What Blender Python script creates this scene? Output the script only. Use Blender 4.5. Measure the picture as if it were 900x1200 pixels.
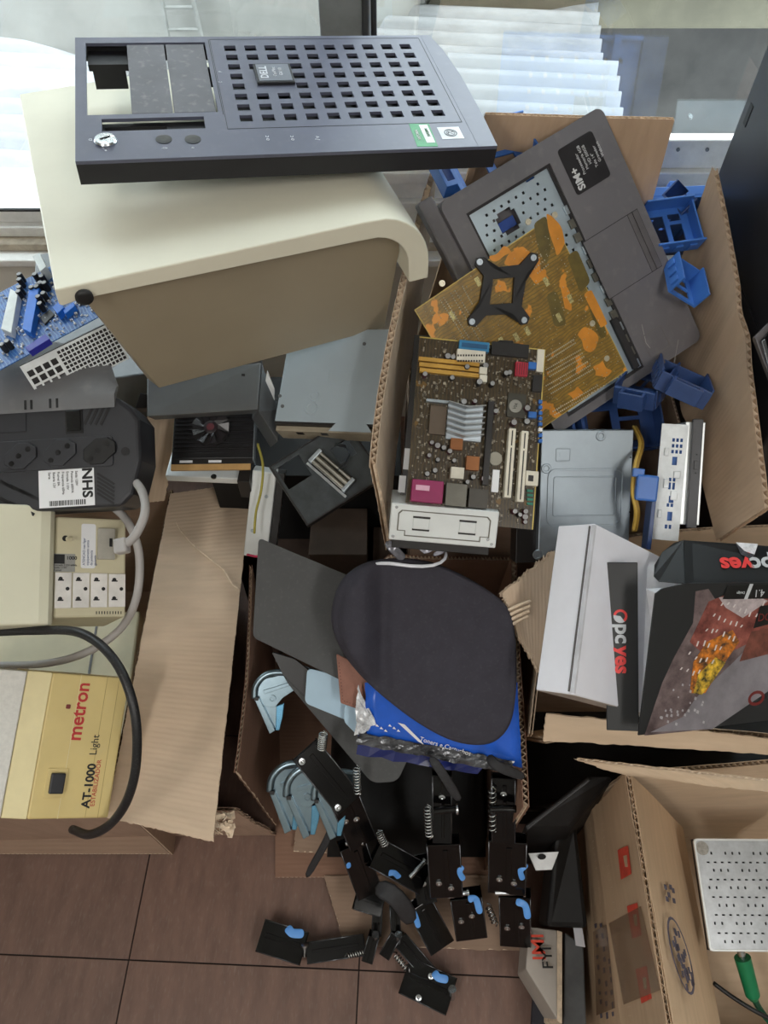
import bpy, bmesh, math, random
import numpy as np
from mathutils import Vector, Matrix
random.seed(7)
for o in list(bpy.data.objects): bpy.data.objects.remove(o)
S = bpy.context.scene
COL = S.collection
# ------------------------------------------------------------------ camera
CAM_H, PITCH, FPX = 1.55, math.radians(55), 900.0
cd = bpy.data.cameras.new('camera'); cam = bpy.data.objects.new('camera', cd); COL.objects.link(cam)
cd.sensor_fit = 'VERTICAL'; cd.sensor_height = 36; cd.lens = FPX * 36 / 1200
cd.clip_start = .02; cd.clip_end = 100
cam.location = (0, 0, CAM_H); cam.rotation_euler = (math.pi / 2 - PITCH, 0, 0)
S.camera = cam
# ------------------------------------------------------------------ light: overcast sky through the window, added unseen ceiling lamps for fill
wd = bpy.data.worlds.new('overcast_sky'); S.world = wd; wd.use_nodes = True
nt = wd.node_tree; bg = nt.nodes['Background']; bg.inputs[0].default_value = (.86, .93, 1, 1); bg.inputs[1].default_value = 6.0
for lx in (-.9, .9):
    al = bpy.data.lights.new('ceiling_fill_light', 'AREA'); al.shape = 'RECTANGLE'; al.size = .25; al.size_y = 1.3; al.energy = 21; al.color = (1, .97, .92)
    ao = bpy.data.objects.new('ceiling_fill_light', al); COL.objects.link(ao); ao.location = (lx, -1.2, 2.6)
S.view_settings.view_transform = 'Standard'; S.view_settings.look = 'None'; S.view_settings.gamma = 1
S.view_settings.use_curve_mapping = False; S.view_settings.exposure = 0.22
# ------------------------------------------------------------------ measuring: a ray of the photograph, met with a height, a wall or a distance
FW = Vector((0, math.cos(PITCH), -math.sin(PITCH))); UP = Vector((0, math.sin(PITCH), math.cos(PITCH))); RT = Vector((1, 0, 0))
CP = Vector((0, 0, CAM_H))
def ray(x, y): return FW + RT * ((x - 450) / FPX) + UP * ((600 - y) / FPX)
def at(x, y, z=None, Y=None, t=None, X=None):
    d = ray(x, y)
    if z is not None: t = (z - CAM_H) / d.z
    elif Y is not None: t = Y / d.y
    elif X is not None: t = X / d.x
    return CP + d * t
class Frame:                       # a rigid frame: origin at a face's centre, z out of the face
    def __init__(s, M, w, h): s.M, s.w, s.h = M, w, h; s.I = M.inverted()
    def L(s, x, y, z=0.0):         # where the ray of (x, y) meets the frame's plane at local height z
        o = s.I @ CP; d = s.I.to_3x3() @ ray(x, y); k = (z - o.z) / d.z
        return o + d * k
def fit(px, t, n0, wt=.6, name=''):
    """pose and size of a rectangle whose corners (BL, BR, TR, TL) show at px, its centre at depth t, its normal near n0"""
    P = np.array(px, float); n0 = np.array(Vector(n0).normalized())
    c = P.mean(0)
    pts = [np.array(at(x, y, t=t)) for x, y in px]
    x0 = pts[1] - pts[0]; x0 -= n0 * (x0 @ n0); x0 /= np.linalg.norm(x0); y0 = np.cross(n0, x0)
    R0 = np.stack([x0, y0, n0], 1)
    w0 = np.linalg.norm(pts[1] - pts[0]); h0 = np.linalg.norm(pts[3] - pts[0])
    B = np.array([RT, UP, FW]); C = np.array(CP)
    def rot(v):
        a = np.linalg.norm(v)
        if a < 1e-9: return np.eye(3)
        k = v / a; K = np.array([[0, -k[2], k[1]], [k[2], 0, -k[0]], [-k[1], k[0], 0]])
        return np.eye(3) + math.sin(a) * K + (1 - math.cos(a)) * K @ K
    def unpack(q):
        R = rot(q[:3]) @ R0; o = np.array(at(q[3], q[4], t=t)); return R, o, q[5], q[6]
    def res(q):
        R, o, w, h = unpack(q); r = []
        for (sx, sy), p in zip(((-1, -1), (1, -1), (1, 1), (-1, 1)), P):
            v = B @ (o + R @ np.array([sx * w / 2, sy * h / 2, 0]) - C)
            r += [450 + FPX * v[0] / v[2] - p[0], 600 - FPX * v[1] / v[2] - p[1]]
        return np.array(r + list(wt * 30 * (R[:, 2] - n0)))
    q = np.array([0, 0, 0, c[0], c[1], w0, h0]); lam = 1e-2; r = res(q)
    sc = np.array([.05, .05, .05, 3, 3, .01, .01])
    for _ in range(60):
        J = np.stack([(res(q + np.eye(7)[i] * sc[i] * 1e-3) - r) / 1e-3 for i in range(7)], 1)
        st = np.linalg.solve(J.T @ J + lam * np.eye(7), -J.T @ r) * sc
        r2 = res(q + st)
        if r2 @ r2 < r @ r: q, r, lam = q + st, r2, lam * .5
        else: lam *= 4
    R, o, w, h = unpack(q)
    M = Matrix([[R[i][0], R[i][1], R[i][2], o[i]] for i in range(3)] + [[0, 0, 0, 1]])
    return Frame(M, abs(w), abs(h))
# ------------------------------------------------------------------ materials
def lin(c):
    return tuple((v / 255 / 12.92) if v / 255 < .04045 else ((v / 255 + .055) / 1.055) ** 2.4 for v in c)
MATS = {}
def mat(name, rgb, rough=.5, metal=0., var=.12, scale=25., bump=0., bscale=250., dust=0., spec=.5, stretch=None, uv=False, rgb2=None):
    if name in MATS: return MATS[name]
    m = bpy.data.materials.new(name); m.use_nodes = True; n = m.node_tree.nodes; l = m.node_tree.links
    b = n['Principled BSDF']; c = lin(rgb)
    b.inputs['Roughness'].default_value = rough; b.inputs['Metallic'].default_value = metal; b.inputs['Specular IOR Level'].default_value = spec
    tc = n.new('ShaderNodeTexCoord'); src = tc.outputs['UV' if uv else 'Object']
    if stretch:
        mp = n.new('ShaderNodeMapping'); mp.inputs['Scale'].default_value = stretch; l.new(src, mp.inputs['Vector']); src = mp.outputs[0]
    nz = n.new('ShaderNodeTexNoise'); nz.inputs['Scale'].default_value = scale; nz.inputs['Detail'].default_value = 5; nz.inputs['Roughness'].default_value = .62
    l.new(src, nz.inputs['Vector'])
    rp = n.new('ShaderNodeValToRGB'); e = rp.color_ramp.elements
    c2 = lin(rgb2) if rgb2 else tuple(min(1, v * (1 + var)) for v in c)
    c1 = c if rgb2 else tuple(v * (1 - var) for v in c)
    e[0].position = .36; e[1].position = .64; e[0].color = (*c1, 1); e[1].color = (*c2, 1)
    l.new(nz.outputs['Fac'], rp.inputs[0]); out = rp.outputs[0]
    if dust:
        n2 = n.new('ShaderNodeTexNoise'); n2.inputs['Scale'].default_value = scale * 6; n2.inputs['Detail'].default_value = 8
        l.new(src, n2.inputs['Vector'])
        r2 = n.new('ShaderNodeValToRGB'); r2.color_ramp.elements[0].position = .55; r2.color_ramp.elements[1].position = .75
        r2.color_ramp.elements[0].color = (0, 0, 0, 1); r2.color_ramp.elements[1].color = (dust, dust, dust, 1)
        l.new(n2.outputs['Fac'], r2.inputs[0])
        mx = n.new('ShaderNodeMix'); mx.data_type = 'RGBA'; mx.inputs['B'].default_value = (.45, .42, .38, 1)
        l.new(r2.outputs[0], mx.inputs['Factor']); l.new(out, mx.inputs['A']); out = mx.outputs['Result']
    l.new(out, b.inputs['Base Color'])
    if bump:
        n3 = n.new('ShaderNodeTexNoise'); n3.inputs['Scale'].default_value = bscale; n3.inputs['Detail'].default_value = 3; l.new(src, n3.inputs['Vector'])
        bp = n.new('ShaderNodeBump'); bp.inputs['Strength'].default_value = bump; bp.inputs['Distance'].default_value = .002
        l.new(n3.outputs['Fac'], bp.inputs['Height']); l.new(bp.outputs[0], b.inputs['Normal'])
    MATS[name] = m; return m
def cardboard(name, rgb, axis=0, band=.35):
    """kraft board: fibre streaks, faint washboard of the flutes along one axis of the sheet (uv in metres)"""
    if name in MATS: return MATS[name]
    m = bpy.data.materials.new(name); m.use_nodes = True; n = m.node_tree.nodes; l = m.node_tree.links
    b = n['Principled BSDF']; b.inputs['Roughness'].default_value = .85; b.inputs['Specular IOR Level'].default_value = .2; c = lin(rgb)
    tc = n.new('ShaderNodeTexCoord'); mp = n.new('ShaderNodeMapping'); l.new(tc.outputs['UV'], mp.inputs['Vector'])
    mp.inputs['Scale'].default_value = (7, 34, 1) if axis else (34, 7, 1)
    nz = n.new('ShaderNodeTexNoise'); nz.inputs['Scale'].default_value = 1.6; nz.inputs['Detail'].default_value = 6; l.new(mp.outputs[0], nz.inputs['Vector'])
    n2 = n.new('ShaderNodeTexNoise'); n2.inputs['Scale'].default_value = 7; n2.inputs['Detail'].default_value = 4; l.new(tc.outputs['UV'], n2.inputs['Vector'])
    wv = n.new('ShaderNodeTexWave'); wv.bands_direction = 'Y' if axis else 'X'; wv.inputs['Scale'].default_value = 39; wv.inputs['Distortion'].default_value = .6; wv.inputs['Detail'].default_value = 2
    l.new(tc.outputs['UV'], wv.inputs['Vector'])
    ad = n.new('ShaderNodeMath'); ad.operation = 'MULTIPLY_ADD'; l.new(nz.outputs['Fac'], ad.inputs[0]); ad.inputs[1].default_value = .6
    m2 = n.new('ShaderNodeMath'); m2.operation = 'MULTIPLY'; l.new(n2.outputs['Fac'], m2.inputs[0]); m2.inputs[1].default_value = .4; l.new(m2.outputs[0], ad.inputs[2])
    rp = n.new('ShaderNodeValToRGB'); e = rp.color_ramp.elements; e[0].position = .34; e[1].position = .66
    c = tuple(v * .82 + .18 * sum(c) / 3 * k_ for v, k_ in zip(c, (1.02, 1, .98))); e[0].color = (*[v * .90 for v in c], 1); e[1].color = (*[v * 1.08 for v in c], 1); l.new(ad.outputs[0], rp.inputs[0])
    l.new(rp.outputs[0], b.inputs['Base Color'])
    a2 = n.new('ShaderNodeMath'); a2.operation = 'MULTIPLY_ADD'; l.new(wv.outputs['Fac'], a2.inputs[0]); a2.inputs[1].default_value = band; l.new(nz.outputs['Fac'], a2.inputs[2])
    bp = n.new('ShaderNodeBump'); bp.inputs['Strength'].default_value = .35; bp.inputs['Distance'].default_value = .0015
    l.new(a2.outputs[0], bp.inputs['Height']); l.new(bp.outputs[0], b.inputs['Normal'])
    MATS[name] = m; return m
# ------------------------------------------------------------------ mesh building
class MB:
    def __init__(s): s.v, s.f, s.m, s.uv = [], [], [], {}; s.T = Matrix(); s.mi = 0
    def add(s, vs, fs, uvs=None):
        b = len(s.v); s.v += [tuple(s.T @ Vector(p)) for p in vs]
        for f in fs:
            if uvs: s.uv[len(s.f)] = [uvs[i] for i in f]
            s.f.append([i + b for i in f]); s.m.append(s.mi)
        return s
    def box(s, a, b):
        x0, x1 = sorted((a[0], b[0])); y0, y1 = sorted((a[1], b[1])); z0, z1 = sorted((a[2], b[2]))
        return s.add([(x0, y0, z0), (x1, y0, z0), (x1, y1, z0), (x0, y1, z0), (x0, y0, z1), (x1, y0, z1), (x1, y1, z1), (x0, y1, z1)],
                     [(0, 3, 2, 1), (4, 5, 6, 7), (0, 1, 5, 4), (1, 2, 6, 5), (2, 3, 7, 6), (3, 0, 4, 7)])
    def cbox(s, c, d): return s.box((c[0] - d[0] / 2, c[1] - d[1] / 2, c[2] - d[2] / 2), (c[0] + d[0] / 2, c[1] + d[1] / 2, c[2] + d[2] / 2))
    def prism(s, poly, z0, z1, hole=None):
        n = len(poly); a = sum(poly[i][0] * poly[(i + 1) % n][1] - poly[(i + 1) % n][0] * poly[i][1] for i in range(n))
        if a < 0: poly = poly[::-1]
        if hole:
            a = sum(hole[i][0] * hole[(i + 1) % n][1] - hole[(i + 1) % n][0] * hole[i][1] for i in range(n))
            if a < 0: hole = hole[::-1]
            k = min(range(n), key=lambda j: (hole[j][0] - poly[0][0]) ** 2 + (hole[j][1] - poly[0][1]) ** 2); hole = hole[k:] + hole[:k]
            vs = [(*p[:2], z) for z in (z0, z1) for q in (poly, hole) for p in q]; fs = []
            for i in range(n):
                j = (i + 1) % n
                fs += [(2 * n + i, 2 * n + j, 3 * n + j, 3 * n + i), (j, i, n + i, n + j), (i, j, 2 * n + j, 2 * n + i), (n + j, n + i, 3 * n + i, 3 * n + j)]
            return s.add(vs, fs)
        vs = [(*p[:2], z) for z in (z0, z1) for p in poly]
        return s.add(vs, [tuple(range(n))[::-1], tuple(range(n, 2 * n))] + [(i, (i + 1) % n, n + (i + 1) % n, n + i) for i in range(n)])
    def cyl(s, p, q, r, n=12, r2=None):
        p, q = Vector(p), Vector(q); d = (q - p).normalized(); a = d.orthogonal().normalized(); b = d.cross(a); r2 = r if r2 is None else r2
        vs = [p + (a * math.cos(2 * math.pi * i / n) + b * math.sin(2 * math.pi * i / n)) * r for i in range(n)]
        vs += [q + (a * math.cos(2 * math.pi * i / n) + b * math.sin(2 * math.pi * i / n)) * r2 for i in range(n)]
        return s.add(vs, [tuple(range(n))[::-1], tuple(range(n, 2 * n))] + [(i, (i + 1) % n, n + (i + 1) % n, n + i) for i in range(n)])
    def tube(s, pts, r, n=8, smooth=6):
        P = [Vector(p) for p in pts]
        if smooth > 1 and len(P) > 2:
            Q = [P[0] * 2 - P[1]] + P + [P[-1] * 2 - P[-2]]; R = []
            for i in range(1, len(Q) - 2):
                for k in range(smooth):
                    t = k / smooth; a, b, c, d = Q[i - 1], Q[i], Q[i + 1], Q[i + 2]
                    R.append(.5 * ((2 * b) + (c - a) * t + (2 * a - 5 * b + 4 * c - d) * t * t + (3 * b - a - 3 * c + d) * t ** 3))
            P = R + [P[-1]]
        vs = []; up = None
        for i, p in enumerate(P):
            d = (P[min(i + 1, len(P) - 1)] - P[max(i - 1, 0)]).normalized()
            up = (d.orthogonal() if up is None else up - d * up.dot(d)).normalized(); b = d.cross(up)
            vs += [p + (up * math.cos(2 * math.pi * k / n) + b * math.sin(2 * math.pi * k / n)) * r for k in range(n)]
        fs = [tuple(range(n))[::-1], tuple(range(len(vs) - n, len(vs)))]
        for i in range(len(P) - 1):
            for k in range(n): fs.append((i * n + k, i * n + (k + 1) % n, (i + 1) * n + (k + 1) % n, (i + 1) * n + k))
        return s.add(vs, fs)
    def lathe(s, prof, c=(0, 0, 0), n=20):
        vs = [(c[0] + r * math.cos(2 * math.pi * k / n), c[1] + r * math.sin(2 * math.pi * k / n), c[2] + z) for r, z in prof for k in range(n)]
        fs = [tuple(range(n))[::-1], tuple(range(len(vs) - n, len(vs)))]
        for i in range(len(prof) - 1):
            for k in range(n): fs.append((i * n + k, i * n + (k + 1) % n, (i + 1) * n + (k + 1) % n, (i + 1) * n + k))
        return s.add(vs, fs)
    def plate(s, x0, x1, y0, y1, holes, z0, z1):
        """a plate with rectangular holes cut through"""
        xs = sorted({x0, x1, *[v for h in holes for v in (h[0], h[1]) if x0 < v < x1]}); ys = sorted({y0, y1, *[v for h in holes for v in (h[2], h[3]) if y0 < v < y1]})
        nx, ny = len(xs) - 1, len(ys) - 1
        solid = [[not any(h[0] - 1e-9 <= (xs[i] + xs[i + 1]) / 2 <= h[1] + 1e-9 and h[2] - 1e-9 <= (ys[j] + ys[j + 1]) / 2 <= h[3] + 1e-9 for h in holes) for j in range(ny)] for i in range(nx)]
        vs = [(x, y, z) for z in (z0, z1) for x in xs for y in ys]; N = (nx + 1) * (ny + 1); I = lambda i, j: i * (ny + 1) + j; fs = []
        ok = lambda i, j: 0 <= i < nx and 0 <= j < ny and solid[i][j]
        for i in range(nx):
            for j in range(ny):
                if not solid[i][j]: continue
                a, b, c, d = I(i, j), I(i + 1, j), I(i + 1, j + 1), I(i, j + 1)
                fs += [(N + a, N + b, N + c, N + d), (d, c, b, a)]
                if not ok(i - 1, j): fs.append((a, N + a, N + d, d))
                if not ok(i + 1, j): fs.append((b, c, N + c, N + b))
                if not ok(i, j - 1): fs.append((a, b, N + b, N + a))
                if not ok(i, j + 1): fs.append((d, N + d, N + c, c))
        return s.add(vs, fs)
    def mesh(s, name, mats, smooth=False):
        me = bpy.data.meshes.new(name); me.from_pydata(s.v, [], s.f)
        for mm in (mats if isinstance(mats, (list, tuple)) else [mats]): me.materials.append(mm)
        me.polygons.foreach_set('material_index', s.m)
        if s.uv:
            ul = me.uv_layers.new(name='uv')
            for pi, uvs in s.uv.items():
                for li, q in zip(me.polygons[pi].loop_indices, uvs): ul.data[li].uv = q
        if smooth: me.shade_smooth()
        me.update(); return me
    def part(s, name, mats, parent=None, smooth=False, bevel=0, M=None, label=None, stuff=False, seg=2):
        o = bpy.data.objects.new(name, s.mesh(name, mats, smooth)); COL.objects.link(o)
        if parent: o.parent = parent
        if M is not None: o.matrix_local = M
        if bevel:
            b = o.modifiers.new('bevel', 'BEVEL'); b.width = bevel; b.segments = seg; b.limit_method = 'ANGLE'; b.angle_limit = math.radians(40)
        if smooth == 'auto' or bevel:
            for p in o.data.polygons: p.use_smooth = False
        if smooth == 'angle':
            o.data.shade_smooth(); e = o.modifiers.new('split', 'EDGE_SPLIT'); e.split_angle = math.radians(35)
        if label: o['label'] = label
        if stuff: o['kind'] = 'stuff'
        return o
def tag(o, label, cat, group=None):
    o['label'] = label; o['category'] = cat
    if group: o['group'] = group
    return o
def thing(name, label, cat, M=None, group=None, base=None):
    o = bpy.data.objects.new(name, None); COL.objects.link(o); o.empty_display_size = .02
    if M is not None: o.matrix_world = M
    return tag(o, label, cat, group)
def struct(o): o['kind'] = 'structure'; return o
def text(parent, s, size, M, m, name='lettering', ext=.0002, align='LEFT', bold=0., sx=1., label=None):
    cu = bpy.data.curves.new('t', 'FONT'); cu.body = s; cu.size = size; cu.extrude = ext; cu.align_x = align; cu.align_y = 'CENTER'; cu.offset = bold * size; cu.resolution_u = 3
    t = bpy.data.objects.new('t', cu); COL.objects.link(t); dg = bpy.context.evaluated_depsgraph_get(); dg.update()
    me = bpy.data.meshes.new_from_object(t.evaluated_get(dg)); bpy.data.objects.remove(t); bpy.data.curves.remove(cu)
    me.materials.clear(); me.materials.append(m); me.transform(Matrix.Diagonal((sx, 1, 1, 1))); me.name = name
    o = bpy.data.objects.new(name, me); COL.objects.link(o); o.parent = parent; o.matrix_local = M
    if label: o['label'] = label
    return o
def TR(x, y, z=0, rz=0, rx=0, ry=0):
    return Matrix.Translation((x, y, z)) @ Matrix.Rotation(rz, 4, 'Z') @ Matrix.Rotation(ry, 4, 'Y') @ Matrix.Rotation(rx, 4, 'X')
def basis(o, x, y):                # frame from an origin, an x direction and a rough y direction
    x = Vector(x).normalized(); z = x.cross(Vector(y)).normalized(); y = z.cross(x)
    return Matrix(((x.x, y.x, z.x, o[0]), (x.y, y.y, z.y, o[1]), (x.z, y.z, z.z, o[2]), (0, 0, 0, 1)))
def sheet(name, parent, P, th=.005, flute='u', m=None, bow=0., jag=0., crease=None, nu=10, nv=10, pitch=.0085, edge=None, parts=True, seed=0, bowv=0.):
    """corrugated board between four world corners (00, 10, 11, 01): two liners and the fluted paper between them"""
    rnd = random.Random(seed + len(name)); P = [Vector(p) for p in P]
    Lu = ((P[1] - P[0]).length + (P[2] - P[3]).length) / 2; Lv = ((P[3] - P[0]).length + (P[2] - P[1]).length) / 2
    N = (P[1] - P[0]).cross(P[3] - P[0]).normalized()
    ph = [rnd.uniform(0, 6.3) for _ in range(4)]
    def pos(u, v):
        p = P[0] * (1 - u) * (1 - v) + P[1] * u * (1 - v) + P[2] * u * v + P[3] * (1 - u) * v
        k = bow * 4 * u * (1 - u) + bowv * 4 * v * (1 - v) + .0012 * math.sin(7 * u + ph[0]) * math.sin(6 * v + ph[1])
        if crease:
            for ax, c, d in crease:
                w = u if ax == 'u' else v; k += d * max(0, 1 - abs(w - c) * 12)
        return p + N * k
    O = parent.matrix_world.inverted() if parent else Matrix()
    mb = MB(); lt = .0007
    def ju(i): return rnd.uniform(-jag, jag) if jag else 0
    js = [[ju(0) for _ in range(max(nu, nv) * 4 + 9)] for _ in range(4)]
    mu, mv = (nu * 4, nv * 4) if jag else (nu, nv)
    for sgn in (1, -1):
        vs, uvs = [], []
        for lay in (0, 1):
            off = sgn * (th / 2 - lay * lt)
            for i in range(mu + 1):
                for j in range(mv + 1):
                    u, v = i / mu, j / mv; uu, vv = u, v
                    if jag:
                        if i == 0: uu += js[0][j] / Lu
                        if i == mu: uu += js[1][j] / Lu
                        if j == 0: vv += js[2][i] / Lv
                        if j == mv: vv += js[3][i] / Lv
                    vs.append(O @ (pos(uu, vv) + N * off)); uvs.append((u * Lu, v * Lv))
        n = (mu + 1) * (mv + 1); I = lambda i, j: i * (mv + 1) + j; fs = []
        for i in range(mu):
            for j in range(mv):
                q = (I(i, j), I(i + 1, j), I(i + 1, j + 1), I(i, j + 1)); r = tuple(k + n for k in q)[::-1]
                fs += [q, r] if sgn > 0 else [q[::-1], r[::-1]]
        for i in range(mu):
            for j, fl in ((0, 1), (mv, 0)):
                q = (I(i, j), I(i + 1, j), I(i + 1, j) + n, I(i, j) + n); fs.append(q[::-1] if fl ^ (sgn < 0) else q)
        for j in range(mv):
            for i, fl in ((0, 0), (mu, 1)):
                q = (I(i, j), I(i, j + 1), I(i, j + 1) + n, I(i, j) + n); fs.append(q[::-1] if fl ^ (sgn < 0) else q)
        mb.mi = 0; mb.add(vs, fs, uvs)
    L, K = (Lu, nv) if flute == 'v' else (Lv, nu)          # flute 'v': the tubes run along v, the wave shows at v = 0 and 1
    n = max(8, int(L / pitch) * 4); vs, fs = [], []
    for i in range(n + 1):
        for k in range(K + 1):
            a, b = i / n, k / K; off = math.sin(i * math.pi / 2) * (th / 2 - lt)
            u, v = (a, b) if flute == 'v' else (b, a)
            vs.append(O @ (pos(u, v) + N * off))
    for i in range(n):
        for k in range(K):
            q = (i * (K + 1) + k, (i + 1) * (K + 1) + k, (i + 1) * (K + 1) + k + 1, i * (K + 1) + k + 1); fs.append(q)
    mb.mi = 1; mb.add(vs, fs)
    return mb.part(name, [m or KRAFT, edge or KEDGE], parent)
def pcbmat(name, base, line, blob, blobat=.6, sc=1.):
    m = bpy.data.materials.new(name); m.use_nodes = True; n = m.node_tree.nodes; l = m.node_tree.links; b = n['Principled BSDF']; b.inputs['Roughness'].default_value = .35
    tc = n.new('ShaderNodeTexCoord'); wv = n.new('ShaderNodeTexWave'); wv.inputs['Scale'].default_value = 70 * sc; wv.inputs['Distortion'].default_value = 9; wv.inputs['Detail'].default_value = 2; wv.inputs['Detail Scale'].default_value = .5
    nz = n.new('ShaderNodeTexNoise'); nz.inputs['Scale'].default_value = 30 * sc; nz.inputs['Detail'].default_value = 3; n2 = n.new('ShaderNodeTexNoise'); n2.inputs['Scale'].default_value = 90 * sc; n2.inputs['Detail'].default_value = 4
    for t in (wv, nz, n2): l.new(tc.outputs['Object'], t.inputs['Vector'])
    def ramp(src, p0, p1, c0, c1):
        r = n.new('ShaderNodeValToRGB'); e = r.color_ramp.elements; e[0].position = p0; e[1].position = p1; e[0].color = c0; e[1].color = c1; l.new(src, r.inputs[0]); return r.outputs[0]
    def mix(f, a, c):
        x = n.new('ShaderNodeMix'); x.data_type = 'RGBA'; l.new(f, x.inputs['Factor']); l.new(a, x.inputs['A']); x.inputs['B'].default_value = c; return x.outputs['Result']
    k, w = (0, 0, 0, 1), (1, 1, 1, 1); B0 = lin(base)
    c = ramp(n2.outputs['Fac'], .35, .65, (*[v * .7 for v in B0], 1), (*[v * 1.25 for v in B0], 1))
    c = mix(ramp(wv.outputs['Fac'], .70, .86, k, (.8, .8, .8, 1)), c, (*lin(line), 1)); c = mix(ramp(nz.outputs['Fac'], blobat, blobat + .02, k, w), c, (*lin(blob), 1))
    l.new(c, b.inputs['Base Color']); MATS[name] = m; return m
KRAFT = cardboard('kraft_board', (206, 180, 152), 0); KRAFTV = cardboard('kraft_board_cross', (206, 180, 152), 1)
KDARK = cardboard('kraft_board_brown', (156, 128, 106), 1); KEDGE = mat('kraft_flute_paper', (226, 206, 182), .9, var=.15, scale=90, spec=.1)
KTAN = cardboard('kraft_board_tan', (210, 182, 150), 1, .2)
BLACK = mat('black_plastic', (26, 26, 28), .45, var=.2, scale=30); BLACKG = mat('black_gloss', (14, 14, 16), .22, var=.1)
GREYM = mat('galvanised_steel', (176, 186, 194), .38, .85, var=.10, scale=30); STEEL = mat('bright_steel', (205, 210, 214), .25, 1., var=.05)
WHITE = mat('white_paper', (236, 237, 240), .7, var=.02); INK = mat('black_ink', (22, 22, 24), .6, var=.02)
# ------------------------------------------------------------------ the room
TILE = mat('brown_vinyl_tile', (120, 92, 80), .5, var=.16, scale=14, stretch=(3.2, .8, 1), bump=.12, bscale=60, dust=.10)
TILES = [mat('brown_vinyl_tile_%d' % i, c, .5, var=.15, scale=14, stretch=(3.2, .8, 1), bump=.12, bscale=60, dust=.12) for i, c in enumerate(((116, 90, 79), (121, 94, 83), (111, 87, 77)))]
GROUT = mat('dark_tile_joint', (38, 28, 25), .9); PLASTER = mat('white_wall_paint', (226, 222, 212), .8, var=.04, scale=8)
ALU = mat('pale_painted_metal', (236, 236, 233), .4, .1, var=.06, scale=30, dust=.1); ALUG = mat('grey_mullion_metal', (128, 130, 132), .38, .4, var=.08)
TAN = mat('grimy_track', (176, 164, 146), .7, var=.2, scale=30)
mb = MB(); mb.box((-2.2, -2.4, -.05), (2.2, 1.4, -.0025)); floor = struct(mb.part('floor', GROUT))
a = at(151, 1125, z=0); rz = math.radians(-2.2); ts = .403
tmesh = []
for k in range(3):
    m_ = MB(); m_.box((.0013, .0013, -.003), (ts - .0013, ts - .0013, 0)); tmesh.append(m_.mesh('tile', TILES[k]))
for i in range(-5, 5):
    for j in range(-6, 5):
        p = Matrix.Rotation(rz, 4, 'Z') @ Vector((i * ts, j * ts, 0)); q = Vector((a.x, a.y, 0)) + p
        if not (-2.2 < q.x < 1.8 and -2.4 < q.y < 1.36): continue
        o = bpy.data.objects.new('tile', tmesh[(i * 7 + j * 3) % 3]); COL.objects.link(o); o.parent = floor; o.location = (q.x, q.y, 0); o.rotation_euler = (0, 0, rz)
WY = 1.40
mb = MB(); mb.box((-2.2, WY, -.05), (2.2, WY + .2, .53)); mb.box((-2.2, WY, 2.35), (2.2, WY + .2, 2.7)); wall = struct(mb.part('wall_back', PLASTER))
mb = MB(); mb.box((-2.3, -2.4, 0), (-2.2, 1.6, 2.7)); PL2 = mat('low_bounce_wall_grey', (176, 172, 164), .8, var=.04, scale=8); struct(mb.part('wall_left', PL2))  # unseen walls greyed to cut their bounced light
mb = MB(); mb.box((2.2, -2.4, 0), (2.3, 1.6, 2.7)); struct(mb.part('wall_right', PL2))
mb = MB(); mb.box((-2.3, -2.5, 0), (2.3, -2.4, 2.7)); struct(mb.part('wall_front', PL2))
mb = MB(); mb.box((-2.3, -2.5, 2.7), (2.3, 1.6, 2.8)); struct(mb.part('ceiling', PLASTER))
# window: sill, sliding tracks, mullion, two sashes and their panes
gm = bpy.data.materials.new('window_glass'); gm.use_nodes = True; n = gm.node_tree.nodes; l = gm.node_tree.links; n.clear()
ou = n.new('ShaderNodeOutputMaterial'); mx = n.new('ShaderNodeMixShader'); tr = n.new('ShaderNodeBsdfTransparent'); gl = n.new('ShaderNodeBsdfGlossy'); fr = n.new('ShaderNodeFresnel')
fr.inputs['IOR'].default_value = 1.75; gl.inputs['Roughness'].default_value = .01; tr.inputs[0].default_value = (.93, .96, .95, 1)
ge = n.new('ShaderNodeNewGeometry'); ma = n.new('ShaderNodeMath'); ma.operation = 'MULTIPLY_ADD'; ma.inputs[1].default_value = 1 / 2.0 - 2.0; ma.inputs[2].default_value = 2.0
l.new(ge.outputs['Backfacing'], ma.inputs[0]); l.new(ma.outputs[0], fr.inputs['IOR'])   # the same reflectance at both faces of a pane
l.new(fr.outputs[0], mx.inputs[0]); l.new(tr.outputs[0], mx.inputs[1]); l.new(gl.outputs[0], mx.inputs[2]); l.new(mx.outputs[0], ou.inputs[0])
win = bpy.data.objects.new('window_1', None); COL.objects.link(win); struct(win); win.location = (0, WY, .53)
def wpart(nm, m, *bx, bevel=.003):
    mb = MB()
    for q in bx: mb.box((q[0], q[2] - WY, q[4] - .53), (q[1], q[3] - WY, q[5] - .53))
    return mb.part(nm, m, win, bevel=bevel)
wpart('sill', ALU, (-2.2, 2.2, WY - .06, WY + .04, .528, .545), (-2.2, 2.2, WY + .045, WY + .26, .528, .56))
wpart('track', TAN, (-2.2, 2.2, WY - .03, WY + .05, .545, .562))
wpart('bottom_rail', ALU, (-2.2, -.10, WY - .005, WY + .04, .562, .585), (-2.2, -.10, WY + .012, WY + .05, .585, .612))
wpart('seal', mat('black_rubber_seal', (30, 30, 30), .6), (-2.2, -.10, WY + .008, WY + .016, .612, .617))
wpart('sash_rail', ALU, (-.02, 2.2, WY - .025, WY + .02, .562, .655), (-.02, 2.2, WY - .012, WY + .02, .655, .69), (-.02, 2.2, WY - .02, WY + .02, .69, .715), (-.02, 2.2, WY - .006, WY + .02, .715, .772))
rv = MB()
for i in range(24): rv.cyl((-.0 + i * .055 + .06, -.007, .225), (-.0 + i * .055 + .06, -.01, .225), .0035, 8)
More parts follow.
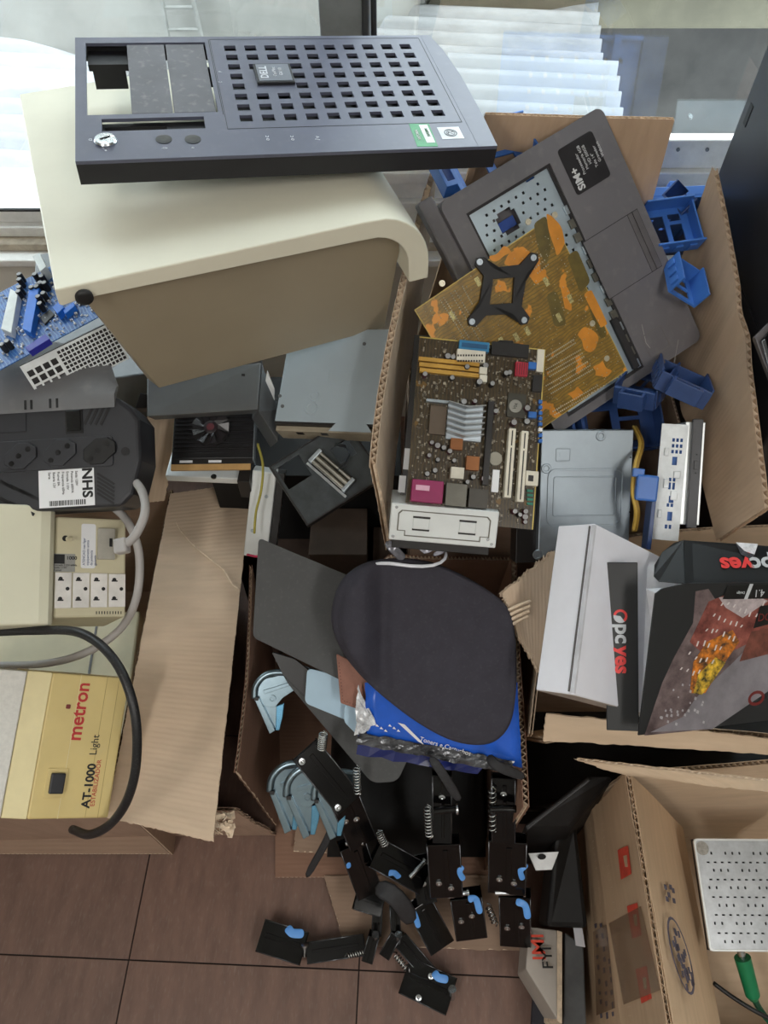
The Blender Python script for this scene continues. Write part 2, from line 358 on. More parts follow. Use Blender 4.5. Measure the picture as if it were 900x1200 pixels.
rv.part('rivets', ALUG, win)
wpart('mullion', ALUG, (-.106, -.022, WY - .02, WY + .05, .53, 2.35)); wpart('mullion_lip', mat('dark_gasket', (52, 53, 55), .5), (-.036, -.024, WY - .03, WY - .018, .53, 2.35), (-.022, -.012, WY + .0, WY + .03, .53, 2.35))
wpart('top_rail', ALU, (-2.2, 2.2, WY - .01, WY + .05, 2.3, 2.36)); wpart('side_frame', ALU, (-2.2, -2.14, WY, WY + .05, .53, 2.35)); wpart('side_frame', ALU, (2.14, 2.2, WY, WY + .05, .53, 2.35))
wpart('pane', gm, (-2.2, -.10, WY + .020, WY + .024, .612, 2.32), bevel=0); wpart('pane', gm, (-.02, 2.2, WY + .004, WY + .008, .77, 2.32), bevel=0)
# ------------------------------------------------------------------ outside: a corrugated roof and the next building
MB().box((-.5, 1.7, -2.7), (5, 8, -2.6)).part('yard', mat('dark_yard_concrete', (62, 62, 60), .9, var=.3, scale=3), None)['kind'] = 'structure'  # ground coloured dark for the shaded void, letting pane reflections show
RO = mat('weathered_fibre_cement', (150, 150, 150), .85, var=.22, scale=3, stretch=(1, 4, 1), dust=.3); ROW = mat('pale_roof_panel', (150, 152, 154), .7, var=.08, scale=3)
roof = thing('corrugated_roof', 'pale corrugated roof seen below the window outside', 'roof', TR(0, 1.8, -.1, math.radians(-6)))
def wavy(x0, x1, y0, y1, z0, slope, pitch=.11, amp=.03):
    mb = MB(); ny = int((y1 - y0) / pitch * 8); vs = []
    for x in (x0, x1):
        for j in range(ny + 1):
            y = y0 + (y1 - y0) * j / ny; vs.append((x, y, z0 + slope * (y - 0) + amp * math.sin(2 * math.pi * y / pitch)))
    return mb.add(vs, [(j, ny + 1 + j, ny + 2 + j, j + 1) for j in range(ny)])
for i in range(5):
    x = -4.2 + i * .985
    wavy(x, x + 1.0, -1.0, 2.4, .004 * (i % 2), .06).part('roof_sheet', RO if i > 2 else mat('pale_fibre_cement', (184, 185, 188), .85, var=.16, scale=3, stretch=(1, 4, 1), dust=.2), roof, smooth=True)  # the left-hand sheets take a paler colour
wavy(.10, .79, .55, 1.62, .028, .06).part('roof_sheet', ROW, roof, smooth=True, label='paler roof sheet')
NB = mat('whitewashed_wall', (156, 155, 150), .85, var=.12, scale=2.5, dust=.25); NBB = mat('beige_parapet', (92, 88, 74), .85, var=.15, scale=5); NG = mat('dark_far_glass', (74, 80, 84), .15)
nb = thing('neighbour_building', 'whitewashed building across the roof with a beige window ledge', 'building', TR(0, 3.5, 0))
mb = MB(); mb.prism([(-4.5, 1.6), (-2.2, .18), (-.6, -.18), (-.25, .0), (.2, .35), (.2, 1.6)], -.5, 4); mb.part('wall', NB, nb)
mb = MB(); mb.box((.2, .32, -.06), (4.2, 1.6, .12)); mb.part('parapet', NBB, nb, bevel=.01); MB().box((.2, .55, -2.6), (4.2, 1.6, -.06)).part('lower_wall', mat('dark_void_wall', (58, 56, 54), .9, var=.3, scale=4), nb)  # lower wall coloured dark for the shaded void under the parapet
mb = MB(); mb.box((.1, .26, .12), (4.2, 1.6, .19)); mb.part('ledge', NBB, nb, bevel=.01)
mb = MB(); mb.box((.2, .42, .19), (4.2, .47, .24)); mb.part('window_rail', ALU, nb)
for k in range(5):
    x = .25 + k * .62
    p = MB().box((x, .44, .24), (x + .57, .45, 1.5)).part('pane', NG, nb); MB().box((x + .57, .41, .19), (x + .62, .48, 1.5)).part('window_post', ALU, nb)
fm = mat('faded_iron', (150, 150, 146), .7)
lg = at(192, 3, Y=3.5); mb = MB()
NI = nb.matrix_world.inverted(); q0, q1, q2, q3 = [NI @ at(*p, Y=3.30) for p in ((190, 0), (197, 42), (226, 0), (236, 42))]
mb.tube([q0 + (q0 - q1) * 4, q1], .010, 6, 1); mb.tube([q2 + (q2 - q3) * 4, q3], .010, 6, 1)
for k in range(-3, 2): mb.tube([q0 + (q1 - q0) * (.2 + .62 * k), q2 + (q3 - q2) * (.2 + .62 * k)], .008, 6, 1)
mb.part('ladder', fm, nb)
# ------------------------------------------------------------------ beige case cover
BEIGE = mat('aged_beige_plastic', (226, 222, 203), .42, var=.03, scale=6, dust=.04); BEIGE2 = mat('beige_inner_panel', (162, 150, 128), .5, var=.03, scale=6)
cv = thing('computer_case_cover', 'large beige computer case cover with one rounded end and a black round foot', 'computer case', TR(*at(64, 340, z=1.02).xy, .835, math.radians(20)))
CW, CD, CH = .415, .435, .185
prof = [(-.002, CH - .02), (0, CH), (.345, CH)] + [(.36 + .07 * math.sin(a), CH - .075 + .075 * math.cos(a)) for a in [math.pi / 2 * k / 8 for k in range(1, 9)]] + [(.43, CH - .10)]
inn = [(.002, CH - .022), (.02, CH - .019), (.335, CH - .024)] + [(.353 + .05 * math.sin(a), CH - .074 + .05 * math.cos(a)) for a in [math.pi / 2 * k / 8 for k in range(1, 9)]] + [(.404, CH - .10)]
ring = prof + inn[::-1]
def extr(mb, poly, y0, y1):
    T = mb.T.copy(); mb.T = T @ Matrix(((1, 0, 0, 0), (0, 0, -1, 0), (0, 1, 0, 0), (0, 0, 0, 1))); n = len(poly)
    mb.prism([(p[0], p[1]) for p in poly], -y1, -y0); mb.T = T
mb = MB(); k = len(prof)
for i in range(k - 1):   # the hood: a thick skin along the profile, quads only
    a, b, c, d = prof[i], prof[i + 1], inn[i + 1], inn[i]
    vs = [(p[0], y, p[1]) for y in (0, CD) for p in (a, b, c, d)]
    fs = [(0, 3, 2, 1), (4, 5, 6, 7), (0, 1, 5, 4), (3, 7, 6, 2)]
    if i == 0: fs.append((0, 4, 7, 3))
    if i == k - 2: fs.append((1, 2, 6, 5))
    mb.add(vs, fs)
hood = mb.part('hood', BEIGE, cv)
bm = bmesh.new(); bm.from_mesh(hood.data); bmesh.ops.remove_doubles(bm, verts=bm.verts, dist=1e-5); bm.to_mesh(hood.data); bm.free()
b = hood.modifiers.new('bevel', 'BEVEL'); b.width = .005; b.segments = 3; b.limit_method = 'ANGLE'; b.angle_limit = .6
hood.data.shade_smooth(); hood.modifiers.new('split', 'WEIGHTED_NORMAL')
mb = MB(); front = [(.038, CH - .022), (.335, CH - .026)] + [(.353 + .049 * math.sin(a), CH - .075 + .049 * math.cos(a)) for a in [math.pi / 2 * k / 6 for k in range(1, 7)]] + [(.40, -.055), (.066, -.066)]
n_ = len(front); ty = lambda z: .016 + (CH - .022 - z) * .30
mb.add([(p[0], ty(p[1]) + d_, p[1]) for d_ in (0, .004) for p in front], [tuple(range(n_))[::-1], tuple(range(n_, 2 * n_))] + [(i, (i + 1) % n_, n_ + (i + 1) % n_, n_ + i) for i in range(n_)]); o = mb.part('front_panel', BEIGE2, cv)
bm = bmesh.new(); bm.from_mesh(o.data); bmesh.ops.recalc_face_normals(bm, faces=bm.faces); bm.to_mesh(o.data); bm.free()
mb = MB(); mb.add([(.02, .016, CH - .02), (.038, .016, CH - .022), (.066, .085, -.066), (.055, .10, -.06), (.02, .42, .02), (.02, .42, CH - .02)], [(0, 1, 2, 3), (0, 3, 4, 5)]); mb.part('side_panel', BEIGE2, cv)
fx = cv.matrix_world.inverted() @ at(86, 349, Y=.69)
mb = MB(); mb.T = TR(.026, -.002, CH - .014, 0, math.pi / 2); mb.lathe([(.006, -.002), (.0095, 0), (.0095, .003), (.006, .0045), (.001, .0045)], n=20); mb.part('round_foot', BLACK, cv, smooth=True, label='black round rubber foot')
# ------------------------------------------------------------------ black tower bezel lying on the cover
BZ = mat('dark_bezel_plastic', (90, 93, 110), .38, var=.06, scale=12, dust=.05); BZD = mat('dark_bezel_edge', (30, 30, 34), .5, var=.1); BAY = mat('drive_bay_cover', (92, 92, 98), .5, var=.12, scale=18, dust=.25)
F = fit([(88, 190), (583, 170), (512, 42), (88, 43)], .945, (0, 0, 1), .3)
print('bezel', F.w, F.h, F.M.col[2], F.M.translation)
bz = thing('tower_front_bezel', 'dark grey tower front bezel with square grille holes lying on the beige cover', 'bezel', F.M)
hw, hh = F.w / 2, F.h / 2
def R4(F, x0, y0, x1, y1):  # pixel box -> local rectangle by its middle lines
    l_ = F.L(x0, (y0 + y1) / 2).x; r_ = F.L(x1, (y0 + y1) / 2).x; b_ = F.L((x0 + x1) / 2, y1).y; t_ = F.L((x0 + x1) / 2, y0).y
    return (min(l_, r_), max(l_, r_), min(b_, t_), max(b_, t_))
bay = R4(F, 101, 50, 248, 133); slot = R4(F, 119, 138, 240, 152); th = .004
gx0, gx1, gy0, gy1 = R4(F, 266, 50, 507, 142)
gh = []; cw = (gx1 - gx0) / 10; ch = (gy1 - gy0) / 8
for i in range(10):
    for j in range(8):
        if i in (1, 2) and j in (3, 4): continue
        x = gx0 + (i + .22) * cw; y = gy0 + (j + .2) * ch; gh.append((x, x + cw * .56, y, y + ch * .56))
MB().box((gx0 - .012, gy0 - .012, -.014), (gx1 + .012, gy1 + .012, -.011)).part('grille_backing', mat('deep_black', (6, 6, 7), .3), bz)
rb = .93
def hole_poly(F, px, py, r): c = F.L(px, py); return (c.x - r, c.x + r, c.y - r, c.y + r)
mb = MB(); xr = hw * .90
mb.plate(-hw, xr, -hh, hh, [bay, slot] + gh, -th, 0)
mb.prism([(xr, -hh), (hw, -hh), (hw * 1.012, -hh * .5), (hw * 1.012, hh * .2), (hw * .99, hh * .7), (hw * .955, hh), (xr, hh)], -th, 0)
mb.part('face_plate', BZ, bz, bevel=.0008)
mb = MB(); d = .027; w_ = .004
out = [(-hw, -hh), (hw, -hh), (hw * 1.012, -hh * .5), (hw * 1.012, hh * .2), (hw * .99, hh * .7), (hw * .955, hh), (-hw, hh)]; inn_ = [(p[0] * .985, p[1] * .97) for p in out]
mb.prism(out, -d, -th, inn_); mb.part('rim', BZD, bz)
mb = MB(); L_ = F.M.inverted()
for px in (130, 280, 430):
    for yy in (-hh + .03, hh - .04):
        c = F.L(px, 195); MB().box((c.x - .02, yy, -.045), (c.x + .02, yy + .006, -.022)).part('clip', BZD, bz)
x0, x1, y0, y1 = bay; f1, f2 = .335, .66
for q0, q1 in ((f1, f2 - .012), (f2, .985)):
    mb = MB(); mb.box((x0 + (x1 - x0) * q0, y0 + .003, -.006), (x0 + (x1 - x0) * q1, y1 - .001, -.0015)); mb.part('drive_bay_cover', BAY, bz, bevel=.001)
mb = MB(); mb.box((x0, y1 - .030, -.02), (x0 + (x1 - x0) * f1, y1 + .006, -.012)); mb.part('bay_bracket', BZD, bz)
mb = MB(); mb.plate(slot[0] - .004, slot[1] + .004, slot[2] - .004, slot[3] + .004, [(slot[0] + .002, slot[0] + (slot[1] - slot[0]) * .62, slot[2] + .002, slot[3] - .004)], -.016, -.008); mb.part('slot_bracket', BZD, bz)
for lo, hi, ax in ((R4(F, 250, 48, 256, 147), None, 0), ):
    c0 = F.L(256, 48); c1 = F.L(272, 148); mb = MB(); mb.box((lo[0] + .004, -hh * .38, 0), (lo[0] + .0048, hh * .94, .0003)); mb.part('panel_seam', BZD, bz)
mb = MB(); m_ = .011; e_ = .0006
for q in ((gx0 - m_, gx1 + m_, gy0 - m_, gy0 - m_ + e_), (gx0 - m_, gx1 + m_, gy1 + m_, gy1 + m_ + e_), (gx0 - m_, gx0 - m_ + e_, gy0 - m_, gy1 + m_), (gx1 + m_, gx1 + m_ + e_, gy0 - m_, gy1 + m_)): mb.box((q[0], q[2], 0), (q[1], q[3], .0003))
mb.part('panel_seam', BZD, bz)
c = F.L(124, 166); mb = MB(); mb.lathe([(.0125, 0), (.0125, .002), (.011, .004), (.0075, .0045), (.001, .0045)], (c.x, c.y, 0), 28); lk = mb.part('lock', STEEL, bz, smooth='angle', label='round chrome key lock')
mb = MB(); mb.T = TR(c.x, c.y, .0046, .5); mb.box((-.006, -.001, 0), (.006, .001, .0006)); mb.part('key_slot', INK, lk)
for px in (192, 226):
    c = F.L(px, 163.5); mb = MB(); mb.lathe([(.009, 0), (.009, .0006), (.0085, .0008), (.002, .0006)], (c.x, c.y, 0), 24); mb.part('button', mat('deep_black', (6, 6, 7), .3), bz, smooth='angle')
q = R4(F, 299, 78, 343, 100); mb = MB(); mb.box((q[0], q[2], 0), (q[1], q[3], .004)); bd = mb.part('badge', BZD, bz, bevel=.001, label='dark maker badge with silver letters')
LT = mat('silver_print', (205, 208, 215), .5, var=.02)
mb = MB(); mb.box((q[0] + .003, q[2] + .003, .004), (q[1] - .003, q[3] - .003, .0045)); mb.part('badge_inlay', mat('badge_inlay', (120, 124, 134), .3, .5), bd)
text(bd, 'DELL', .0135, TR(q[0] + .011, (q[2] + q[3]) / 2, .0047, math.pi * .5), LT, align='CENTER', bold=.02)
for i, s in enumerate(('OptiPlex', 'GX110')): text(bd, s, .0062, TR(q[0] + .024 + i * .008, (q[2] + q[3]) / 2 + .001, .0047, math.pi * .5), LT, align='CENTER')
for px, s in ((313, 'o c'), (342, 'o c'), (372, '/ v')):
    c = F.L(px, 162); text(bz, s, .008, TR(c.x, c.y, .0002, math.pi / 2), LT, 'icon', align='CENTER')
for px, py, s in ((258, 84, 'o.'), (258, 96, '-.-'), (106, 164, 'G'), (124, 176, 'a'), (193, 174, '<>'), (226, 173, 'o')):
    c = F.L(px, py); text(bz, s, .006, TR(c.x, c.y, .0002), LT, 'icon', align='CENTER')
q = R4(F, 484, 145, 508, 172); mb = MB(); mb.T = TR((q[0] + q[1]) / 2, (q[2] + q[3]) / 2, 0, -.04); ww, h2 = (q[1] - q[0]) / 2, (q[3] - q[2]) / 2; mb.box((-ww, -h2, 0), (ww, h2, .0003)); st = mb.part('sticker', mat('green_sticker', (30, 140, 80), .4), bz, label='green inspection sticker')
mb = MB(); mb.box((q[0] + ww, q[2] + h2 * .3, .0003), (q[1] - .002, q[3] - .003, .0005)); mb.part('sticker_print', WHITE, st)
text(st, 'VISTORIA', .005, TR(q[0] + .006, (q[2] + q[3]) / 2, .0006, math.pi / 2), WHITE, align='CENTER'); text(st, '31/12/04', .005, TR(q[0] + ww * 1.5, (q[2] + q[3]) / 2 + .004, .0008, math.pi / 2), mat('green_ink', (25, 110, 60), .5), align='CENTER')
q = R4(F, 515, 149, 541, 163); mb = MB(); mb.box((q[0], q[2], 0), (q[1], q[3], .0003)); st = mb.part('sticker', mat('pale_sticker', (205, 210, 215), .35), bz, label='small pale sticker with a globe emblem')
c = ((q[0] + q[1]) / 2, (q[2] + q[3]) / 2); mb = MB()
for r in (.008, .0055): mb.prism([(c[0] + r * math.cos(a * .3142), c[1] + r * math.sin(a * .3142)) for a in range(20)], .0003, .0006, [(c[0] + r * .86 * math.cos(a * .3142), c[1] + r * .86 * math.sin(a * .3142)) for a in range(20)])
mb.part('emblem', mat('grey_ink', (90, 96, 100), .6), st)
text(st, 'PC', .006, TR(c[0], c[1], .0004), mat('grey_ink', (90, 96, 100), .6), align='CENTER')
# ------------------------------------------------------------------ helpers for boards, drives and cartons
def rrect(x0, x1, y0, y1, r, n=4):
    out = []
    for cx, cy, a0 in ((x1 - r, y1 - r, 0), (x0 + r, y1 - r, 90), (x0 + r, y0 + r, 180), (x1 - r, y0 + r, 270)):
        for k in range(n + 1):
            a = math.radians(a0 + 90 * k / n); out.append((cx + r * math.cos(a), cy + r * math.sin(a)))
    return out
def rounded(pts, r, n=4):
    out = []; P_ = [V((p[0], p[1], 0)) for p in pts]; N_ = len(P_)
    for i in range(N_):
        a, b, c = P_[i - 1], P_[i], P_[(i + 1) % N_]; rr = min(r, (a - b).length * .45, (c - b).length * .45); p, q = b + (a - b).normalized() * rr, b + (c - b).normalized() * rr
        for k in range(n + 1): t = k / n; w = p * (1 - t) ** 2 + b * 2 * t * (1 - t) + q * t * t; out.append((w.x, w.y))
    return out
def comp(F, par, name, x0, y0, x1, y1, h, m, z=0., bevel=0., label=None):
    q = R4(F, x0, y0, x1, y1); return MB().box((q[0], q[2], z), (q[1], q[3], z + h)).part(name, m, par, bevel=bevel, label=label)
def capac(F, par, px, py, r=.004, h=.011, m=None):
    c = F.L(px, py); mb = MB(); mb.mi = 0; mb.lathe([(r, 0), (r, h), (r * .9, h + .0005)], (c.x, c.y, 0), 12); mb.mi = 1; mb.lathe([(r * .85, h + .0005), (r * .85, h + .0009), (r * .5, h + .0009)], (c.x, c.y, 0), 12)
    return mb.part('capacitor', [m or BLACK, mat('capacitor_top', (150, 150, 150), .5, .3)], par, smooth='angle')
def emboss(F, par, px, r, h=.0012, wid=.0016, name='embossed_frame', m=None):
    q = R4(F, *px); a = rrect(*q, r); b = rrect(q[0] + wid, q[1] - wid, q[2] + wid, q[3] - wid, max(.0008, r - wid))
    return MB().prism(a, 0, h, b).part(name, m or GREYM, par, bevel=.0004)
def walls(par, x0, x1, y0, y1, z0, z1, m=None, skip='', jag=0):
    V = Vector
    if 'l' not in skip: sheet('wall_panel', par, [V((x0, y1, z0)), V((x0, y0, z0)), V((x0, y0, z1)), V((x0, y1, z1))], flute='v', m=m, nu=5, nv=5, jag=jag)
    if 'r' not in skip: sheet('wall_panel', par, [V((x1, y0, z0)), V((x1, y1, z0)), V((x1, y1, z1)), V((x1, y0, z1))], flute='v', m=m, nu=5, nv=5, jag=jag)
    if 'f' not in skip: sheet('wall_panel', par, [V((x0, y0, z0)), V((x1, y0, z0)), V((x1, y0, z1)), V((x0, y0, z1))], flute='v', m=m, nu=5, nv=5, jag=jag)
    if 'b' not in skip: sheet('wall_panel', par, [V((x1, y1, z0)), V((x0, y1, z0)), V((x0, y1, z1)), V((x1, y1, z1))], flute='v', m=m, nu=5, nv=5, jag=jag)
    if 'n' not in skip: sheet('bottom_panel', par, [V((x0, y0, z0 + .004)), V((x1, y0, z0 + .004)), V((x1, y1, z0 + .004)), V((x0, y1, z0 + .004))], flute='v', m=m, nu=3, nv=3)
V = Vector
# ------------------------------------------------------------------ tall carton under the laptop shell
ca = thing('cardboard_carton', 'tall open carton with upright flaps holding the laptop shell and boards', 'carton', TR(.25, .8, 0))
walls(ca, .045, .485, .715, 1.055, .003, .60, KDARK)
A, B, C_, D = at(509, 200, Y=1.04), at(437, 545, z=.80), at(456, 645, Y=.60), V((.055, 1.045, .60))
sheet('flap', ca, [D, C_, B, A], flute='v', m=KRAFT, bow=.012, jag=.002, nu=16, seed=3, th=.009, pitch=.011)
sheet('flap', ca, [V((.06, 1.05, .60)), at(770, 240, Y=1.05) * 1 - V((0, 0, .25)), at(790, 139, Y=1.07), at(569, 133, Y=1.07)], flute='v', m=cardboard('kraft_board_warm', (198, 164, 130), 0), nu=14, seed=4, th=.007, pitch=.010)
T0, T1 = at(838, 196, z=.93), at(899, 596, z=.70)
sheet('flap', ca, [at(842, 634, Y=T1.y + .01), V((.485, T0.y, .62)), T0, T1], flute='v', m=cardboard('kraft_board_creased', (202, 170, 138), 0), bow=.008, nu=18, jag=.0004, seed=5, th=.009, pitch=.011, crease=[('u', .50, .005), ('u', .56, -.005)])
# ------------------------------------------------------------------ laptop palm rest shell
LAP = mat('laptop_grey_plastic', (106, 103, 106), .5, var=.05, scale=10, dust=.10); LAPD = mat('laptop_seam', (40, 38, 40), .6); PERF = mat('keyboard_tray_steel', (196, 212, 224), .35, .6, var=.05)
F = fit([(520, 238), (648, 512), (826, 395), (700, 123)], 1.1, (.2, -.66, .7), .6); LF = F
lp = thing('laptop', 'grey laptop base without keyboard, palm rest turned up, leaning in the carton', 'laptop', F.M)
hw, hh = F.w / 2, F.h / 2
wl = F.L(545, 236); wt = F.L(640, 182); wy0, wy1 = -hh + .028, wt.y; wx0 = -hw + .03; wx1 = hw * .93
mb = MB(); r = .012
mb.plate(-hw + r, hw - r, -hh, hh, [(wx0, wx1, wy0, wy1)], -.003, 0)
for sx in (-1, 1):
    o_ = rrect(-hw, hw, -hh, hh, r, 6)
    pts = [p for p in o_ if (p[0] * sx > hw - r - 1e-6)]; mb.prism(pts, -.003, 0)
mb.part('palm_rest', LAP, lp)
o_ = rrect(-hw, hw, -hh, hh, r, 6); i_ = [(p[0] * .985, p[1] * .98) for p in o_]
mb = MB(); mb.prism(o_, -.026, -.003, i_); mb.prism(i_, -.026, -.023); mb.part('bottom_shell', LAP, lp, bevel=.0015)
mb = MB(); mb.T = TR(-hw * .2, -hh - .012, -.012); mb.box((-.16, -.012, -.013), (.12, .012, .006)); mb.part('hinge_cover', LAP, lp, bevel=.003)
holes = []; px_ = .0115
for i in range(15):
    for j in range(9):
        if (i * 5 + j * 3) % 7 == 0: continue
        x = wx0 + .014 + i * px_; y = wy0 + .014 + j * .0125 + (.006 if i % 2 else 0)
        if y + .004 < wy1 - .004 and not ((x - (F.L(598, 258).x)) ** 2 + (y - F.L(598, 258).y) ** 2 < .022 ** 2): holes.append((x, x + .0038, y, y + .0038))
c = F.L(598, 258); holes += [(c.x - .016, c.x + .016, c.y - .011, c.y + .011), (c.x - .011, c.x + .011, c.y - .016, c.y + .016)]
c2 = F.L(622, 205); holes.append((c2.x - .006, c2.x + .006, c2.y - .007, c2.y + .007))
mb = MB(); mb.plate(wx0 - .001, wx1, wy0 - .001, wy1 + .001, holes, -.008, -.0065); mb.part('keyboard_tray', PERF, lp, label='pale steel tray with rows of holes')
mb = MB(); mb.plate(wx0, wx1, wy0, wy1, [(wx0 + .004, wx1 - .004, wy0 + .004, wy1 - .004)], -.006, -.0025); mb.part('tray_frame', LAPD, lp)
mb = MB(); mb.box((c.x - .004, c.y - .014, -.018), (c.x + .010, c.y + .012, -.012)); mb.part('inner_clip', mat('blue_plastic_deep', (38, 72, 150), .4), lp)
for i in range(13):   # ribbed metal edge between tray and palm rest
    x = wx0 + .06 + i * .0205
    MB().box((x, wy1 - .008 - .002 * (i % 3), -.006), (x + .013, wy1 - .002, -.0016)).part('edge_clip', mat('dull_steel', (110, 108, 100), .45, .6) if i % 3 else GREYM, lp, bevel=.0006)
MB().box((hw * .45, wy1 - .016, -.006), (hw * .9, wy1 - .006, .0005)).part('trim_strip', LAPD, lp)
q = [F.L(*p) for p in ((684, 282), (746, 246), (778, 314), (710, 350))]; tx0, tx1 = (q[0].x + q[1].x) / 2, (q[2].x + q[3].x) / 2; ty0, ty1 = (q[0].y + q[3].y) / 2, (q[1].y + q[2].y) / 2
MB().box((tx0, ty0, 0), (tx1, ty1, .0004)).part('touchpad_seam', LAPD, lp)
tb = ty1 - .018
MB().box((tx0 + .001, ty0 + .001, .0002), (tx1 - .001, tb - .001, .0007)).part('touchpad', LAP, lp)
for e in (0, 1): MB().box((tx0 + .001, tb + e * .0085, .0002), (tx1 - .001, tb + .0075 + e * .0095, .001 + .0006 * e)).part('touchpad_button', mat('laptop_button', (96, 92, 94), .4), lp, bevel=.0006)
q = [F.L(*p) for p in ((650, 182), (690, 150), (718, 205), (680, 227))]; sx0, sx1 = (q[0].x + q[1].x) / 2, (q[2].x + q[3].x) / 2; sy0, sy1 = (q[0].y + q[3].y) / 2, (q[1].y + q[2].y) / 2
st = MB().prism(rrect(sx0, sx1, sy0, sy1, .005), 0, .0003).part('sticker', mat('smoky_sticker', (44, 42, 44), .3), lp, label='worn dark sticker with white print')
PR = mat('white_print', (212, 212, 212), .6, var=.02)
text(st, 'SiM+', .0155, TR(sx1 - .004, sy0 + .012, .0005, math.pi), PR, bold=.03)
for i, s in enumerate(('Processador', 'Memoria 4GB', 'HD 500GB', 'Tela 14"', 'Gravador', 'Webcam')):
    text(st, s, .006, TR(sx1 - .02 - .004 * (i % 3), sy0 + .024 + i * .0072, .0005, math.pi), PR)
MB().prism(rrect(hw * .70, hw * .9, hh * .35, hh * .62, .003), 0, .0003, rrect(hw * .71, hw * .89, hh * .36, hh * .61, .003)).part('label_outline', mat('laptop_scuff', (108, 104, 104), .6), lp)
sc = MB()
for a, b in (((752, 380), (757, 402)), ((795, 398), (790, 425)), ((757, 402), (762, 408))):
    p, q = F.L(*a), F.L(*b); d = (q - p).normalized(); n_ = V((-d.y, d.x, 0)) * .0006; sc.add([p + n_ + V((0, 0, .0002)), p - n_ + V((0, 0, .0002)), q - n_ + V((0, 0, .0002)), q + n_ + V((0, 0, .0002))], [(0, 1, 2, 3)])
sc.part('scratches', mat('pale_scratch', (150, 146, 142), .6), lp, stuff=True)
# ------------------------------------------------------------------ ochre circuit board, solder side up
GOLD = pcbmat('ochre_solder_side', (138, 106, 36), (100, 84, 34), (216, 142, 44), .60); GOLDE = mat('board_edge', (196, 172, 90), .5); SOLD = mat('solder', (206, 200, 180), .3, .8)
F = fit([(499, 372), (578, 533), (737, 440), (640, 241)], 1.035, (.1, -.68, .72), 1.6); GF = F
gb = thing('circuit_board', 'ochre circuit board lying solder side up with a black cross bracket', 'circuit board', F.M)
hw, hh = F.w / 2, F.h / 2
e = MB().box((-hw, -hh, -.0016), (hw, hh, 0)).part('board', GOLDE, gb)
MB().box((-hw + .001, -hh + .001, 0), (hw - .001, hh - .001, .0003)).part('solder_mask', GOLD, gb)
ORG = mat('orange_copper_area', (208, 136, 44), .3, var=.12, scale=40)
for pts in (((590, 310), (612, 288), (628, 300), (622, 318), (604, 316)), ((640, 250), (655, 262), (662, 285), (652, 300), (646, 280)), ((676, 392), (690, 384), (702, 396), (697, 410), (684, 410)), ((694, 430), (706, 422), (718, 434), (706, 442), (697, 440)), ((664, 462), (676, 452), (684, 460), (672, 470)), ((684, 345), (693, 340), (712, 380), (704, 384)), ((572, 300), (590, 288), (600, 296), (584, 306)), ((615, 320), (640, 315), (644, 326), (628, 334)), ((655, 330), (664, 335), (670, 365), (662, 362))):
    rj = random.Random(int(pts[0][0])); q_ = [F.L(*p) for p in pts]; q2 = []
    for i in range(len(q_)):
        a_, b_ = q_[i], q_[(i + 1) % len(q_)]; m_ = (a_ + b_) / 2; m_ = m_ + V((rj.uniform(-.005, .005), rj.uniform(-.005, .005), 0)); q2 += [tuple(a_[:2]), tuple(m_[:2])]
    MB().prism(rounded(q2, .004, 3), .0003, .0005).part('copper_area', ORG, gb)
OLV = mat('dark_olive_mask', (96, 82, 30), .35, var=.25, scale=60)
for pts in (((625, 262), (640, 252), (646, 290), (640, 312), (630, 290)), ((664, 300), (676, 292), (692, 330), (680, 344)), ((690, 362), (698, 358), (712, 392), (704, 398)), ((640, 345), (652, 340), (664, 380), (650, 384))):
    MB().prism(rounded([tuple(F.L(*p)[:2]) for p in pts], .006, 3), .0003, .00045).part('trace_area', OLV, gb)
sd = MB()
def dots(a, b, n, rows, off, r=.0013):
    for j in range(rows):
        for i in range(n):
            k = i / (n - 1); p = F.L(a[0] + (b[0] - a[0]) * k + off[0] * j, a[1] + (b[1] - a[1]) * k + off[1] * j); sd.lathe([(r, .0003), (r * .7, .0013), (r * .1, .0015)], (p.x, p.y, 0), 5)
dots((516, 352), (545, 398), 20, 2, (4, -3)); dots((528, 344), (560, 396), 20, 2, (5, -3)); dots((542, 336), (553, 356), 10, 1, (0, 0))
dots((640, 418), (672, 398), 18, 2, (2, 4)); dots((640, 433), (680, 410), 20, 3, (2, 4)); dots((640, 452), (688, 424), 24, 3, (3, 4.5)); dots((648, 482), (700, 452), 24, 2, (2, 4)); dots((690, 462), (728, 440), 12, 1, (0, 0)); dots((622, 310), (634, 300), 6, 3, (4, 5))
for _ in range(420):
    x, y = random.uniform(-hw * .96, hw * .96), random.uniform(-hh * .96, hh * .96); r = random.uniform(.0005, .0010); sd.lathe([(r, .0003), (r * .7, .0011), (r * .1, .0013)], (x, y, 0), 5)
sd.part('solder_joints', SOLD, gb, stuff=True)
for p in ((605, 395), (618, 388), (655, 372), (668, 350), (640, 330), (530, 370), (560, 330), (588, 400)):
    c = F.L(*p); MB().box((c.x - .006, c.y - .003, .0003), (c.x + .006, c.y + .003, .0006)).part('pad_cluster', mat('pad_tin', (170, 160, 110), .4, .4, var=.5, scale=500), gb)
for p in ((619, 260), (518, 332), (694, 379), (711, 420), (650, 252)):
    c = F.L(*p); MB().lathe([(.0042, .0003), (.004, .0009), (.0022, .0009), (.0018, .0004)], (c.x, c.y, 0), 16).part('screw_pad', SOLD, gb, smooth='angle')
BKT = mat('black_bracket_steel', (34, 34, 36), .45, .3, var=.1)
ft = [(562, 307), (625, 302), (614, 375), (553, 377)]; iq = [(577, 327), (602, 325), (600, 355), (573, 357)]
I_ = [F.L(*p, .003) for p in iq]; O_ = []
cx = sum((F.L(*p, .003) for p in ft), V()) / 4
poly = []; hole = []
